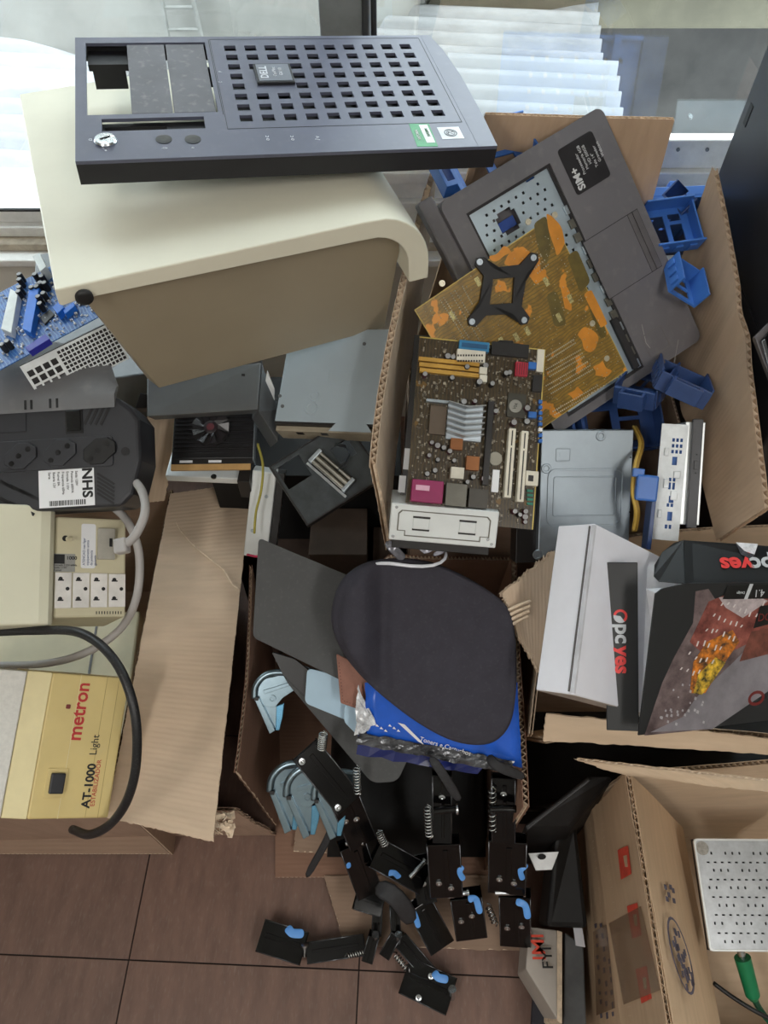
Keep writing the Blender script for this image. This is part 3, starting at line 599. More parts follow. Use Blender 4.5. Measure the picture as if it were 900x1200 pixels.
for k in range(4):
    f = F.L(*ft[k], .003); d = (f - cx).normalized(); n_ = V((-d.y, d.x, 0)); f2 = F.L(*ft[(k + 1) % 4], .003)
    mid = (f + f2) / 2; mid = cx + (mid - cx) * .74
    d2 = (f2 - cx).normalized(); n2 = V((-d2.y, d2.x, 0)); sg = 1 if n_.dot(f2 - cx) > 0 else -1
    poly += [f - n_ * .0075 * sg + d * .002, f + d * .0065, f + n_ * .0075 * sg + d * .002, cx + (f - cx) * .66 + n_ * .0075 * sg, cx + (f2 - cx) * .66 - n2 * .0075 * sg]
    i0, i1 = I_[k], I_[(k + 1) % 4]
    hole += [i0, i0 + (i1 - i0) * .01, i0 + (i1 - i0) * .02, i0 + (i1 - i0) * .5, i0 + (i1 - i0) * .98]
br = MB().prism([tuple(p[:2]) for p in poly], .001, .006, [tuple(p[:2]) for p in hole]).part('cross_bracket', BKT, gb, bevel=.0008, label='black cross shaped cooler bracket with a square opening')
for p in ft:
    c = F.L(*p, .006); MB().lathe([(.0042, .006), (.004, .0075), (.002, .0075), (.0018, .0062)], (c.x, c.y, 0), 14).part('screw', GREYM, br, smooth='angle')
# ------------------------------------------------------------------ motherboard, component side up
PCB = pcbmat('brown_circuit_mask', (60, 50, 34), (84, 68, 40), (116, 88, 42), .66); IV = mat('ivory_slot', (214, 208, 192), .5); DKC = mat('dark_component', (34, 32, 32), .4); YEL = mat('amber_slot', (190, 146, 62), .45)
F = fit([(478, 600), (624, 628), (639, 408), (488, 396)], 1.0, (.05, -.55, .82), 1.2)
mo = thing('motherboard', 'brown motherboard with two ivory slots and a finned chip cooler, components up', 'motherboard', F.M)
hw, hh = F.w / 2, F.h / 2
MB().box((-hw, -hh, -.0016), (hw, hh, 0)).part('board', PCB, mo)
MB().box((hw - .0012, -hh, -.0014), (hw + .0003, hh, .0002)).part('board_edge', GOLDE, mo); MB().box((-hw, hh - .0012, -.0014), (hw, hh + .0003, .0002)).part('board_edge', GOLDE, mo)
c_ = lambda *a, **k: comp(F, mo, *a, **k)
for k in range(3): c_('memory_slot', 490 + k * .5, 423 + k * 6.5, 561, 427.5 + k * 6.5, .007, YEL)
for k in range(2): c_('slot_latch', 560, 433 + k * 9, 569, 441 + k * 9, .012, IV, bevel=.0006)
q = c_('drive_connector', 537, 402, 572, 413, .008, mat('blue_connector', (52, 124, 168), .4)); c_('connector_well', 540, 405, 570, 410, .0085, mat('blue_connector_in', (30, 80, 120), .5))
pc = c_('power_connector', 534, 413, 567, 426, .011, IV)
sd = MB()
for i in range(10):
    for j in range(2):
        p = F.L(537 + i * 3.1, 416.5 + j * 6.5, .011); sd.box((p.x - .001, p.y - .0012, .011), (p.x + .001, p.y + .0012, .0113))
sd.part('pin_holes', DKC, mo, stuff=True)
c_('drive_connector', 575, 404, 618, 419, .008, DKC); c_('pin_header', 628, 411, 636, 437, .006, IV); c_('pin_header', 623, 441, 634, 460, .006, DKC)
c_('serial_port', 603, 426, 617, 442, .007, mat('red_port', (190, 52, 72), .45)); c_('serial_port', 618, 426, 627, 434, .007, mat('blue_port', (44, 104, 180), .45))
for k in range(5): c_('port_rib', 604 + k * 2.7, 427, 605 + k * 2.7, 441, .0085, mat('red_port_rib', (120, 26, 40), .5))
q = c_('chip', 594, 462, 615, 490, .004, mat('chip_package', (62, 60, 52), .4)); cc = F.L(604, 476, .004); MB().lathe([(.0085, .004), (.0085, .0046), (.001, .0046)], (cc.x, cc.y, 0), 20).part('chip_cap', mat('chip_cap', (150, 148, 140), .4, .3), mo, smooth='angle'); text(mo, 'VIA', .006, TR(cc.x, cc.y, .0048, 1.2), DKC, 'chip_marking', align='CENTER')
c_('processor_socket', 503, 477, 522, 510, .006, mat('socket_brown', (92, 78, 64), .5)); c_('socket_frame', 499, 470, 526, 473, .008, GREYM)
# finned cooler
hs = c_('heat_sink', 523, 476, 564, 517, .006, GREYM); q = R4(F, 522, 474, 565, 516)
for k in range(6):
    y = q[2] + (q[3] - q[2]) * (k + .3) / 6.2; mid = (q[0] + q[1]) / 2
    mb = MB(); mb.add([(q[0], y + .004, .006), (mid, y - .001, .006), (q[1], y + .003, .006), (q[0], y + .004, .022), (mid, y - .001, .022), (q[1], y + .003, .022), (q[0], y + .0052, .006), (mid, y + .0002, .006), (q[1], y + .0042, .006), (q[0], y + .0052, .022), (mid, y + .0002, .022), (q[1], y + .0042, .022)],
                      [(0, 1, 4, 3), (1, 2, 5, 4), (7, 6, 9, 10), (8, 7, 10, 11), (3, 4, 10, 9), (4, 5, 11, 10), (0, 3, 9, 6), (2, 8, 11, 5)]); mb.part('fin', mat('cooler_alloy', (160, 162, 162), .35, .6), hs)
c_('graphics_slot', 567, 472, 574, 570, .011, DKC, bevel=.0005)
for x0, y0, x1, y1 in ((587, 504, 604, 584), (601, 507, 619, 589)):
    q = R4(F, x0, y0, x1, y1); a = F.L((x0 + x1) / 2 + 3, y0); b = F.L((x0 + x1) / 2 - 3, y1); d = (b - a); mb = MB(); mb.T = basis((a + b) / 2, d, (0, 1, 0) if abs(d.x) > abs(d.y) else (1, 0, 0)); ln = d.length / 2
    if mb.T.col[2].z < 0: mb.T = basis((a + b) / 2, d, (-1, 0, 0))
    mb.box((-ln, -.0045, 0), (ln, .0045, .012)); s_ = mb.part('expansion_slot', IV, mo, bevel=.0006)
    m2 = MB(); m2.T = mb.T; m2.box((-ln * .94, -.0008, .012), (-ln * .5, .0008, .0122)); m2.box((-ln * .44, -.0008, .012), (ln * .94, .0008, .0122)); m2.part('slot_groove', DKC, s_)
c_('power_connector', 527, 549, 542, 562, .012, IV); c_('chip', 576, 551, 584, 577, .004, WHITE); c_('audio_connector', 614, 553, 629, 570, .009, IV, bevel=.0006); c_('audio_socket', 617, 558, 623, 565, .0095, DKC)
pt = c_('printer_port', 481, 564, 518, 590, .013, mat('magenta_port', (142, 32, 86), .4), bevel=.001); c_('port_face', 486, 570, 502, 576, .0135, mat('pale_pink', (216, 170, 190), .5))
c_('usb_port', 521, 568, 545, 594, .012, mat('dull_steel', (110, 108, 100), .45, .6)); c_('audio_jacks', 548, 574, 570, 596, .01, mat('dark_jacks', (70, 66, 60), .5)); c_('coil', 545, 536, 560, 552, .01, mat('copper_coil', (150, 92, 44), .5)); c_('coil', 527, 515, 541, 528, .009, mat('copper_coil', (150, 92, 44), .5))
cc = F.L(580, 538); MB().lathe([(.009, 0), (.009, .003), (.0085, .0034), (.001, .0034)], (cc.x, cc.y, 0), 20).part('button_cell', mat('coin_cell', (150, 146, 134), .4, .6), mo, smooth='angle')
for p in ((505, 520), (512, 523), (519, 526), (526, 530), (502, 535), (512, 540), (546, 432), (560, 450), (575, 452), (580, 483), (600, 497), (616, 495), (616, 480), (555, 472), (542, 473), (531, 541), (566, 562), (571, 560), (601, 600), (607, 604), (614, 600), (614, 606), (614, 612), (497, 441), (529, 444), (530, 420), (524, 419), (568, 430), (596, 438), (591, 440), (553, 560), (546, 566), (500, 556), (509, 552)):
    capac(F, mo, p[0], p[1], random.choice((.003, .0035, .0042)), random.choice((.007, .010, .012)), random.choice((BLACK, DKC, mat('maroon_capacitor', (70, 34, 44), .4))))
for i in range(8): c_('jumper', 630, 470 + i * 6.5, 634, 474 + i * 6.5, .007, mat('blue_port', (44, 104, 180), .45) if i != 5 else WHITE)
for i in range(4): c_('resistor_pack', 617, 574 + i * 5, 624, 577 + i * 5, .003, mat('teal_pack', (40, 120, 100), .5))
c_('capacitor_film', 618, 484, 627, 491, .008, mat('blue_port', (44, 104, 180), .45))
sd = MB()
for _ in range(900):
    x, y = random.uniform(-hw * .96, hw * .96), random.uniform(-hh * .96, hh * .96); a, b = random.choice(((.0012, .0022), (.002, .001), (.003, .003), (.0015, .004))); sd.box((x, y, 0), (x + a, y + b, random.uniform(.0006, .003)))
sd.part('surface_components', mat('small_components', (40, 34, 28), .4, var=.6, scale=220, rgb2=(176, 166, 146)), mo, stuff=True)
# black drive chassis under the motherboard
F2 = fit([(464, 592), (500, 600), (510, 392), (489, 392)], 1.03, (-.1, -.55, .82), 1.5)
bd = thing('metal_chassis', 'black metal chassis edge with small white labels beside the motherboard', 'drive', F2.M)
MB().box((-F2.w / 2, -F2.h / 2, -.02), (F2.w / 2 + .10, F2.h / 2, -.004)).part('body', DKC, bd, bevel=.001)
for y0, y1, x0 in ((525, 550, 473), (557, 577, 467)):
    q = R4(F2, x0, y0, x0 + 8, y1); MB().box((q[0], q[2], -.004), (q[1], q[3], -.0036)).part('label_sticker', WHITE, bd)
q = R4(F2, 486, 430, 490, 490); MB().box((q[0], q[2], -.004), (q[1], q[3], -.001)).part('green_board_edge', mat('green_board', (24, 92, 60), .4), bd)
# ------------------------------------------------------------------ optical drives at the carton's front
F = fit([(455, 632), (582, 643), (584, 600), (459, 589)], .985, (0, -.75, .66), 1.)
dr = thing('optical_drive', 'bright tin optical drive with its narrow edge up below the motherboard', 'drive', F.M); hw, hh = F.w / 2, F.h / 2
TIN = mat('bright_tin', (222, 226, 226), .35, .3, var=.05, scale=12)
MB().box((-hw, -hh, -.09), (hw, hh, 0)).part('body', TIN, dr, bevel=.0015)
o_ = [(-hw * .86, -hh * .45), (-hw * .72, -hh * .45), (-hw * .72, -hh * .72), (hw * .7, -hh * .72), (hw * .7, -hh * .45), (hw * .86, -hh * .45), (hw * .86, hh * .5), (hw * .8, hh * .68), (-hw * .8, hh * .68), (-hw * .86, hh * .5)]
MB().prism(o_, 0, .0012, [(p[0] * .975, p[1] * .93) for p in o_]).part('embossed_frame', mat('dull_steel', (110, 108, 100), .45, .6), dr)
for x in (-.42, .44):
    for y in (-.38, .3): MB().box((hw * (x - .16), hh * y, .0002), (hw * (x + .16), hh * (y + .10), .0009)).part('slot', DKC, dr)
    MB().box((hw * (x - .15), hh * -.28, 0), (hw * (x + .15), hh * .3, .002)).part('latch_plate', TIN, dr, bevel=.0006)
for x, y in ((-.92, -.8), (.92, -.8), (.84, -.55), (-.9, .8)): MB().lathe([(.0022, 0), (.002, .001), (.001, .001)], (hw * x, hh * y, 0), 10).part('screw', STEEL, dr)
MB().box((-hw * .93, -hh - .012, -.09), (hw * .9, -hh, -.006)).part('bottom_lip', DKC, dr, bevel=.001)
F = fit([(627, 655), (738, 650), (741, 503), (638, 505)], 1.12, (.05, -.65, .76), 1.)
dr = thing('optical_drive', 'grey steel optical drive with stamped double rectangle on its lid', 'drive', F.M); hw, hh = F.w / 2, F.h / 2
GS = mat('grey_drive_steel', (152, 162, 170), .42, .7, var=.06, scale=14)
MB().box((-hw, -hh, -.04), (hw, hh, 0)).part('body', GS, dr, bevel=.0012)
emboss(F, dr, (641, 549, 730, 617), .012, m=GS, h=.0018, wid=.003); emboss(F, dr, (648, 558, 722, 605), .004, m=GS, h=.0016, wid=.002)
for p in ((704, 511), (640, 549), (630, 650)):
    c = F.L(*p); MB().lathe([(.0075, 0), (.0065, .0012), (.0045, .0012), (.0035, .0002), (.0005, .0002)], (c.x, c.y, 0), 20).part('dimple', GS, dr, smooth='angle')
emboss(F, dr, (651, 525, 669, 541), .003, m=GS, name='stamped_recess'); comp(F, dr, 'recess_tab', 656, 530, 666, 535, .001, GS)
for p in ((739, 536), (738, 600)): c = F.L(*p); MB().box((c.x - .001, c.y - .001, 0), (c.x + .001, c.y + .001, .0008)).part('pin_hole', DKC, dr)
MB().box((-hw - .03, -hh - .01, -.045), (-hw + .004, hh * .3, -.012)).part('side_bracket', DKC, dr, bevel=.001)
# ------------------------------------------------------------------ blue drive caddies
BLU = mat('blue_caddy_plastic', (62, 112, 190), .4, var=.10, scale=10); BLUD = mat('blue_caddy_dark', (42, 68, 118), .4, var=.1)
def caddy(label, M, m, L=.15, W=.105, H=.03, latch=True, name='drive_caddy'):
    c = thing(name, label, 'drive caddy', M, 'blue drive caddies in the tall carton')
    MB().plate(-L / 2, L / 2, -W / 2, W / 2, [(-L * .36, -L * .06, -W * .32, W * .32), (L * .04, L * .30, -W * .30, W * .1), (L * .04, L * .3, W * .18, W * .34)], 0, .003).part('tray', m, c, bevel=.0006)
    for s in (-1, 1):
        r = MB().box((-L / 2, s * W / 2 - .0015, 0), (L / 2, s * W / 2 + .0015, H)).part('side_rail', m, c, bevel=.0006)
        for k in range(3): MB().box((-L * .4 + k * L * .3, s * (W / 2 + .0015), H * .25), (-L * .4 + k * L * .3 + L * .16, s * (W / 2 + .004), H * .7)).part('rail_rib', m, r, bevel=.0005)
    MB().box((L / 2 - .003, -W / 2, 0), (L / 2, W / 2, H * .8)).part('end_wall', m, c, bevel=.0006)
    if latch:
        g = MB(); g.box((-L / 2 - .018, -W * .3, H * .1), (-L / 2 - .004, -W * .22, H * .9)); g.box((-L / 2 - .018, W * .22, H * .1), (-L / 2 - .004, W * .3, H * .9)); g.box((-L / 2 - .022, -W * .3, H * .1), (-L / 2 - .017, W * .3, H * .9)); g.box((-L / 2 - .006, -W * .5, 0), (-L / 2, W * .5, H * .9)); g.part('latch', m, c, bevel=.0008)
    return c
def cad(px, py, t, rz, rx, ry, label, m=BLU, **k): p = at(px, py, t=t); return caddy(label, TR(p.x, p.y, p.z, math.radians(rz), math.radians(rx), math.radians(ry)), m, **k)
cad(575, 195, 1.10, 25, 20, 0, 'blue plastic caddy behind the laptop by the bezel corner', L=.14)
cad(783, 270, 1.16, 12, 25, 0, 'bright blue caddy sticking out beyond the laptop touchpad side', L=.075, W=.07, latch=False)
cad(793, 246, 1.19, 35, 10, 40, 'dark blue caddy end above the bright blue caddy', BLUD, L=.05, W=.045, latch=False)
cad(795, 336, 1.13, 85, 30, 0, 'narrow blue caddy rail beside the right flap', L=.06, W=.05, latch=False)
cad(757, 458, 1.16, 55, -15, 15, 'dark blue caddy tilted below the laptop corner', BLUD, L=.11, W=.06)
cad(792, 456, 1.13, 72, 12, 28, 'dark blue caddy leaning on the right flap under the laptop', BLUD, L=.09, W=.075)
cad(722, 500, 1.19, 15, 30, 10, 'dark blue caddy in the shade behind the grey drive', BLUD, L=.14, W=.08)
cl = thing('caddy_clip', 'small blue plastic latch beside the yellow wires', 'latch', basis(at(757, 572, t=1.07), (1, -.12, 0), (0, .8, .6)))
MB().box((-.016, -.018, 0), (.014, .018, .012)).part('latch', BLU, cl, bevel=.003); MB().box((-.022, .014, .001), (-.006, .026, .009)).part('hook', BLU, cl, bevel=.0015)
MB().box((.010, -.085, -.03), (.016, .016, .0)).part('stem', BLUD, cl, bevel=.001)
# white cage and black fronted slim drive
F = fit([(763, 632), (796, 634), (806, 498), (777, 496)], 1.10, (-.25, -.6, .75), 1.5); hw, hh = F.w / 2, F.h / 2
cg = thing('drive_cage', 'white pressed steel drive cage with blue plastic showing through cutouts', 'drive cage', F.M)
hs_ = []
for y, n_, h_ in ((.70, 3, .05), (.60, 3, .05), (.5, 3, .05), (.30, 1, .12), (.02, 2, .05), (-.12, 2, .1), (-.35, 1, .1), (-.42, 2, .05), (-.66, 1, .13), (-.8, 2, .06)):
    for k in range(n_):
        w_ = .18 if n_ > 1 else .34; x = (-.12 + k * .30) if n_ > 1 else .0
        hs_.append((hw * x, hw * (x + w_ * 1.1), hh * y, hh * (y + h_ * 1.2)))
MB().plate(-hw, hw, -hh, hh, hs_, -.0015, 0).part('cage_plate', mat('white_steel', (226, 230, 232), .4, .2), cg)
MB().box((-hw * .9, -hh * .96, -.03), (hw * .95, hh * .9, -.006)).part('inner_body', BLU, cg)
for x, y, a, b in ((-.65, .45, .35, .14), (-.5, -.1, .4, .16), (-.75, -.62, .3, .14), (.2, .08, .5, .12), (.1, -.3, .5, .16)): MB().box((hw * x, hh * y, 0), (hw * (x + a), hh * (y + b), .003)).part('tab', mat('white_steel', (226, 230, 232), .4, .2), cg, bevel=.0008)
F = fit([(802, 618), (820, 620), (826, 492), (812, 490)], 1.085, (-.1, -.6, .75), 1.5); hw, hh = F.w / 2, F.h / 2
sl = thing('slim_drive', 'slim optical drive standing on end with a dark grey front by the right flap', 'drive', F.M)
MB().box((-hw * .8, -hh, -.008), (hw * .7, hh, 0)).part('front', mat('drive_front_grey', (62, 62, 66), .45), sl, bevel=.001)
MB().box((-hw * 1.6, -hh * .95, -.12), (hw * 1.3, hh * .95, -.009)).part('body', TIN, sl, bevel=.001)
MB().box((-.003, hh * .08, 0), (.003, hh * .24, .0012)).part('eject_button', mat('drive_front_grey', (62, 62, 66), .45), sl, bevel=.0005)
for y in (.34, .0): MB().box((-.001, hh * y, 0), (.001, hh * y + .002, .0004)).part('pin_hole', INK, sl)
wires = []
for k, (dx, m_) in enumerate(((0, mat('yellow_wire', (196, 160, 70), .5)), (3, mat('yellow_wire_dark', (150, 116, 40), .5)))):
    w_ = MB().tube([at(x + dx, y, t=t) for x, y, t in ((742, 500, 1.16), (750, 520, 1.12), (744, 545, 1.08), (741, 575, 1.07), (745, 600, 1.07), (742, 622, 1.09))], .0026, 7).part('power_wire', m_, None, smooth=True)
    tag(w_, ('yellow power wire running down beside the grey drive lid', 'darker yellow wire twisted along the yellow one')[k], 'wire')
# ------------------------------------------------------------------ left carton and the power units in it
cb = thing('cardboard_carton', 'open carton on the left with a wide lid flap folded outward, full of power stabilizers', 'carton', TR(-.6, .5, 0))
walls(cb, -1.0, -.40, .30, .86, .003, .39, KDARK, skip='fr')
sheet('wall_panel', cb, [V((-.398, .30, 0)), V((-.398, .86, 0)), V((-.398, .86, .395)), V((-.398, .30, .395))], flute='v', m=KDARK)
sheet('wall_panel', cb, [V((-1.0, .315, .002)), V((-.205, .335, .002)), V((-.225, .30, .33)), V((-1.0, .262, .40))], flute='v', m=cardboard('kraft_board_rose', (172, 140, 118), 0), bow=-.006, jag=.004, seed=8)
P = [at(125, 958, z=.405), at(250, 986, z=.385), at(295, 566, z=.40), at(200, 580, z=.41)]
sheet('flap', cb, P, flute='u', m=cardboard('kraft_board_pale', (214, 186, 156), 1, .5), th=.008, jag=.0008, nu=12, nv=18, seed=12, crease=[('v', .62, .0015), ('v', .33, .001)])
sheet('flap', cb, [at(140, 590, z=.46), at(193, 585, z=.46), at(211, 486, z=.60), at(150, 490, z=.60)], flute='v', m=KRAFT, th=.007, jag=.002, seed=13, bow=.006)
MB().tube([cb.matrix_world.inverted() @ at(x, y, z=.4105) for x, y in ((203, 604), (212, 622), (228, 640), (246, 655), (262, 668), (272, 684), (280, 690))], .0014, 6).part('crease', KEDGE, cb, smooth=True)
mb = MB(); rn = random.Random(3); c0 = at(262, 965, z=.36)
for _ in range(26):
    p = c0 + V((rn.uniform(-.012, .014), rn.uniform(-.014, .014), rn.uniform(-.012, .012))); mb.T = TR(*p, rn.uniform(0, 6), rn.uniform(0, 6), rn.uniform(0, 6)); mb.box((-.007, -.0035, -.0006), (.007, .0035, .0006))
o = mb.part('torn_paper', KEDGE, None, stuff=True); o.parent = cb; o.matrix_parent_inverse = cb.matrix_world.inverted()
# black uninterruptible supply, socket side to the camera
UP1 = mat('ups_black_plastic', (44, 45, 50), .4, var=.08, scale=14); UPL = mat('ups_lid_grey', (112, 112, 114), .5, var=.08, scale=8, dust=.12); UPD = mat('ups_dark', (14, 14, 16), .4)
F = fit([(-60, 606), (150, 592), (150, 462), (-60, 478)], 1.05, (.05, -.62, .78), 1.2); hw, hh = F.w / 2, F.h / 2
up = thing('power_supply_unit', 'black power supply unit with three round-pin sockets and a white barcode label', 'power unit', F.M)
r_ = hw
o_ = [(-hw - .05, -hh), (r_ - .012, -hh), (r_ + .004, -hh * .8), (r_ + .017, -hh * .2), (r_ + .017, hh * .55), (r_ + .005, hh * .78), (r_ - .014, hh), (-hw - .05, hh)]
MB().prism(o_, -.07, 0).part('body', UP1, up, bevel=.006, seg=3); MB().prism([(p[0] * .82 - .02, p[1] * .9) for p in o_], -.11, -.07).part('rear_housing', UP1, up, bevel=.006)
mb = MB(); n = 14; vs = []; lid = []
for i in range(n + 1):
    k = i / n; x = -hw - .05 + (2 * hw + .035) * k; dpt = .15 * math.sqrt(max(.02, 1 - k ** 3.2)); vs += [(x, hh - .016, .004), (x, hh + .002, .004), (x, hh + .006 + dpt * .4, -dpt * .25), (x, hh + dpt * .8, -dpt * .62)]
mb.add(vs, [(i * 4 + j, i * 4 + 4 + j, i * 4 + 5 + j, i * 4 + j + 1) for i in range(n) for j in range(3)] + [(n * 4, n * 4 + 3, n * 4 + 2, n * 4 + 1)]); mb.part('lid', UPL, up, smooth='angle')
for px in (30, 37, 59, 67): q = R4(F, px, 461, px + 2.6, 470); MB().box((q[0], hh - .012, .002), (q[1], hh + .001, .0048)).part('lid_slot', INK, up)
q = R4(F, -60, 516, 133, 552); MB().prism(rrect(q[0], q[1], q[2], q[3], .004), 0, .0025).part('socket_panel', UP1, up, bevel=.0008)
for k, (px, py) in enumerate(((26, 535), (72, 531), (118, 529))):
    c = F.L(px, py); s_ = [(-.024, -.012), (-.013, -.0195), (.004, -.0195), (.024, -.003), (.024, .012), (.013, .0195), (-.004, .0195), (-.024, .003)]
    so = MB().prism([(c.x + x * .92, c.y + y * .92) for x, y in s_], .0025, .006).part('socket', UP1 if k < 2 else UPD, up, bevel=.001)
    for dx, dy in ((-.012, -.010), (-.002, .0), (.011, .0085)): MB().lathe([(.0038, .006), (.0038, .0063), (.0005, .0063)], (c.x + dx, c.y + dy, 0), 14).part('pin_hole', mat('deep_black', (6, 6, 7), .3), so)
q = R4(F, 77, 478, 97, 508); MB().box((q[0], q[2], 0), (q[1], q[3], .0018)).part('switch_frame', UPD, up); MB().box((q[0] + .002, q[2] + .003, .0018), (q[1] - .002, q[3] - .004, .004)).part('switch', BLACKG, up, bevel=.001)
q = R4(F, -40, 485, 31, 508); MB().box((q[0], q[2], 0), (q[1], q[3], .0012)).part('cover_plate', UP1, up, bevel=.0005)
for k in range(4): a, b = F.L(103 + k * 5.5, 470 + k * .5), F.L(103 + k * 5.5 + 4, 500); mb = MB(); mb.T = TR((a.x + b.x) / 2 + .001 * k, (a.y + b.y) / 2, .0002, math.radians(62)); mb.box((-.016, -.0017, 0), (.016, .0017, .0005)); mb.part('vent_slot', INK, up)
for k in range(7): c = F.L(4 + (k % 4) * 11, 566 + k * 5); mb = MB(); mb.T = TR(c.x, c.y, .0002, math.radians(-30)); mb.box((-.019, -.0022, 0), (.019, .0022, .0005)); mb.part('vent_slot', INK, up)
for k in range(6): c = F.L(124, 561 + k * 4.6); mb = MB(); mb.T = TR(c.x, c.y, .0002, math.radians(-35)); mb.box((-.014, -.0014, 0), (.014, .0014, .0005)); mb.part('vent_slot', INK, up)
c = F.L(147, 529); MB().lathe([(.006, .0), (.006, .0006), (.0005, .0006)], (c.x, c.y, 0), 18).part('screw_hole', INK, up)
q = R4(F, 46, 550, 111, 594); lb = MB().box((q[0], q[2], .0006), (q[1], q[3], .0012)).part('label_sticker', WHITE, up, label='white rating label with barcode')
text(lb, 'NHS', .019, TR(q[1] - .010, q[3] - .020, .0014, -math.pi / 2), INK, align='CENTER', bold=.03, sx=1.1)
for k in range(7): text(lb, ('Saida 120V', 'Potencia 600VA', 'Entrada 115V', 'Frequencia 60Hz', 'Fusivel 8A', 'Bateria 12V', 'Serie')[k], .0046, TR(q[1] - .024 - k * .0062, q[3] - .003, .0014, -math.pi / 2), INK)
mb = MB(); x = q[0] + .014
while x < q[1] - .012:
    w_ = rn.choice((.0005, .0009, .0014)); mb.box((x, q[2] + .002, .0012), (x + w_, q[2] + .009, .0014)); x += w_ + rn.choice((.0006, .001))
mb.part('barcode', INK, lb, stuff=True)
# cream stabilizer with four sockets
CRM = mat('cream_steel_case', (222, 219, 196), .45, var=.03, scale=6, dust=.04); CRF = mat('cream_face', (206, 198, 168), .5, var=.03)
F = fit([(66, 725), (148, 722), (146, 618), (62, 596)], 1.08, (.45, -.35, .82), 1.6); hw, hh = F.w / 2, F.h / 2
ws = thing('voltage_stabilizer', 'cream stabilizer with a row of four white sockets and a grey plug', 'power unit', F.M)
MB().box((-hw, -hh, -.14), (hw, hh, 0)).part('face_panel', CRF, ws, bevel=.003)
mb = MB(); X0 = F.L(-60, 665).x
prof_ = [(-hw - .001, .004), (-hw - .008, .012), (-hw - .02, .014), (-hw - .16, .004), (-hw - .16, -.15), (-hw - .001, -.15)]
T = Matrix(((1, 0, 0, 0), (0, 0, 1, 0), (0, 1, 0, 0), (0, 0, 0, 1))); mb = MB()
mb.T = Matrix(((1, 0, 0, 0), (0, 0, -1, 0), (0, 1, 0, 0), (0, 0, 0, 1))); mb.prism(prof_, -hh - .012, hh + .010); mb.part('case', CRM, ws, bevel=.004, seg=3)
WS = mat('white_socket', (224, 220, 216), .4)
for k in range(4):
    x0 = 64 + k * 21; q = R4(F, x0, 671 + k * .6, x0 + 19.5, 713 - k * .5); so = MB().box((q[0], q[2], 0), (q[1], q[3], .003)).part('socket', WS, ws, bevel=.0008)
    w_, h_ = q[1] - q[0], q[3] - q[2]
    for dx, dy in ((.32, .82), (.32, .26)): MB().lathe([(.0028, .003), (.0028, .0034), (.0004, .0034)], (q[0] + w_ * dx, q[2] + h_ * dy, 0), 10).part('pin_hole', INK, so); MB().box((q[0] + w_ * (dx - .16), q[2] + h_ * (dy - .06), .003), (q[0] + w_ * (dx + .2), q[2] + h_ * (dy - .02), .0033)).part('pin_slot', INK, so)
    MB().lathe([(.0026, .003), (.0026, .0034), (.0004, .0034)], (q[0] + w_ * .75, q[2] + h_ * .54, 0), 10).part('pin_hole', INK, so)
q = R4(F, 61, 649, 88, 670); lb = MB().box((q[0], q[2], .0002), (q[1], q[3], .0006)).part('label_sticker', mat('grey_label', (150, 150, 146), .5), ws); MB().box((q[0] + .001, q[2] + .011, .0006), (q[0] + .016, q[3] - .001, .0009)).part('label_print', INK, lb); text(lb, '1000', .007, TR(q[0] + .018, q[3] - .006, .0008), INK, bold=.02)
for k in range(3): text(lb, ('Entrada 115V 60Hz', 'Saida 115V', 'Fusivel')[k], .0038, TR(q[0] + .002, q[2] + .009 - k * .0035, .0008), INK)
q = R4(F, 95, 614, 112, 666); lb = MB().prism(rrect(q[0], q[1], q[2], q[3], .003), .0002, .0006).part('label_sticker', WHITE, ws)
BI = mat('blue_ink', (70, 84, 130), .6)
for k in range(4): text(lb, ('ATENCAO nao ligar', 'equipamento acima', 'da potencia', 'garantia')[k], .0046, TR(q[0] + .004 + k * .005, q[2] + .004, .0008, math.pi / 2), BI)
q = R4(F, 114, 620, 134, 656); MB().box((q[0], q[2], 0), (q[1], q[3], .006)).part('inlet_plate', mat('grey_inlet', (176, 172, 162), .5), ws, bevel=.0008); MB().box((q[1] - .008, q[2] + .018, .006), (q[1] - .004, q[2] + .03, .0065)).part('inlet_slot', INK, ws)
c = F.L(80, 632); mb = MB(); mb.cyl((c.x, c.y, 0), (c.x, c.y, .003), .004, 12); mb.cyl((c.x, c.y, .003), (c.x + .004, c.y - .002, .012), .0024, 10); mb.part('fuse_holder', CRF, ws); MB().cyl((c.x - .004, c.y + .001, .0), (c.x - .004, c.y + .001, .002), .004, 12).part('fuse_hole', INK, ws)
for k in range(10): p = F.L(113 + k * 3.2, 718); MB().box((p.x - .0006, p.y - .002, 0), (p.x + .0006, p.y + .002, .0004)).part('vent_slot', INK, ws)
PLG = mat('grey_cable_sheath', (176, 172, 170), .5, var=.05)
cbp = thing('power_plug', 'grey power plug and cord looping beside the cream stabilizer', 'cable', basis(at(143, 640, t=1.0), (1, .1, .2), (0, 1, .4)))
I0 = cbp.matrix_world.inverted()
MB().cbox((0, 0, 0), (.018, .02, .016)).part('plug', PLG, cbp, bevel=.003)
W_ = [I0 @ at(x, y, t=t) for x, y, t in ((148, 638, 1.0), (160, 625, .995), (170, 600, 1.0), (166, 575, 1.03), (150, 556, 1.08), (135, 548, 1.12))]
MB().tube(W_, .0058, 10).part('cord', PLG, cbp, smooth=True)
W_ = [at(x, y, t=t) for x, y, t in ((128, 590, 1.12), (150, 612, 1.1), (163, 650, 1.09), (160, 700, 1.09), (140, 738, 1.12), (100, 765, 1.14), (50, 778, 1.17), (-20, 780, 1.19))]
tag(MB().tube(W_, .0058, 10).part('grey_cable', PLG, None, smooth=True), 'pale grey cord curving down below the four-socket stabilizer', 'cable')
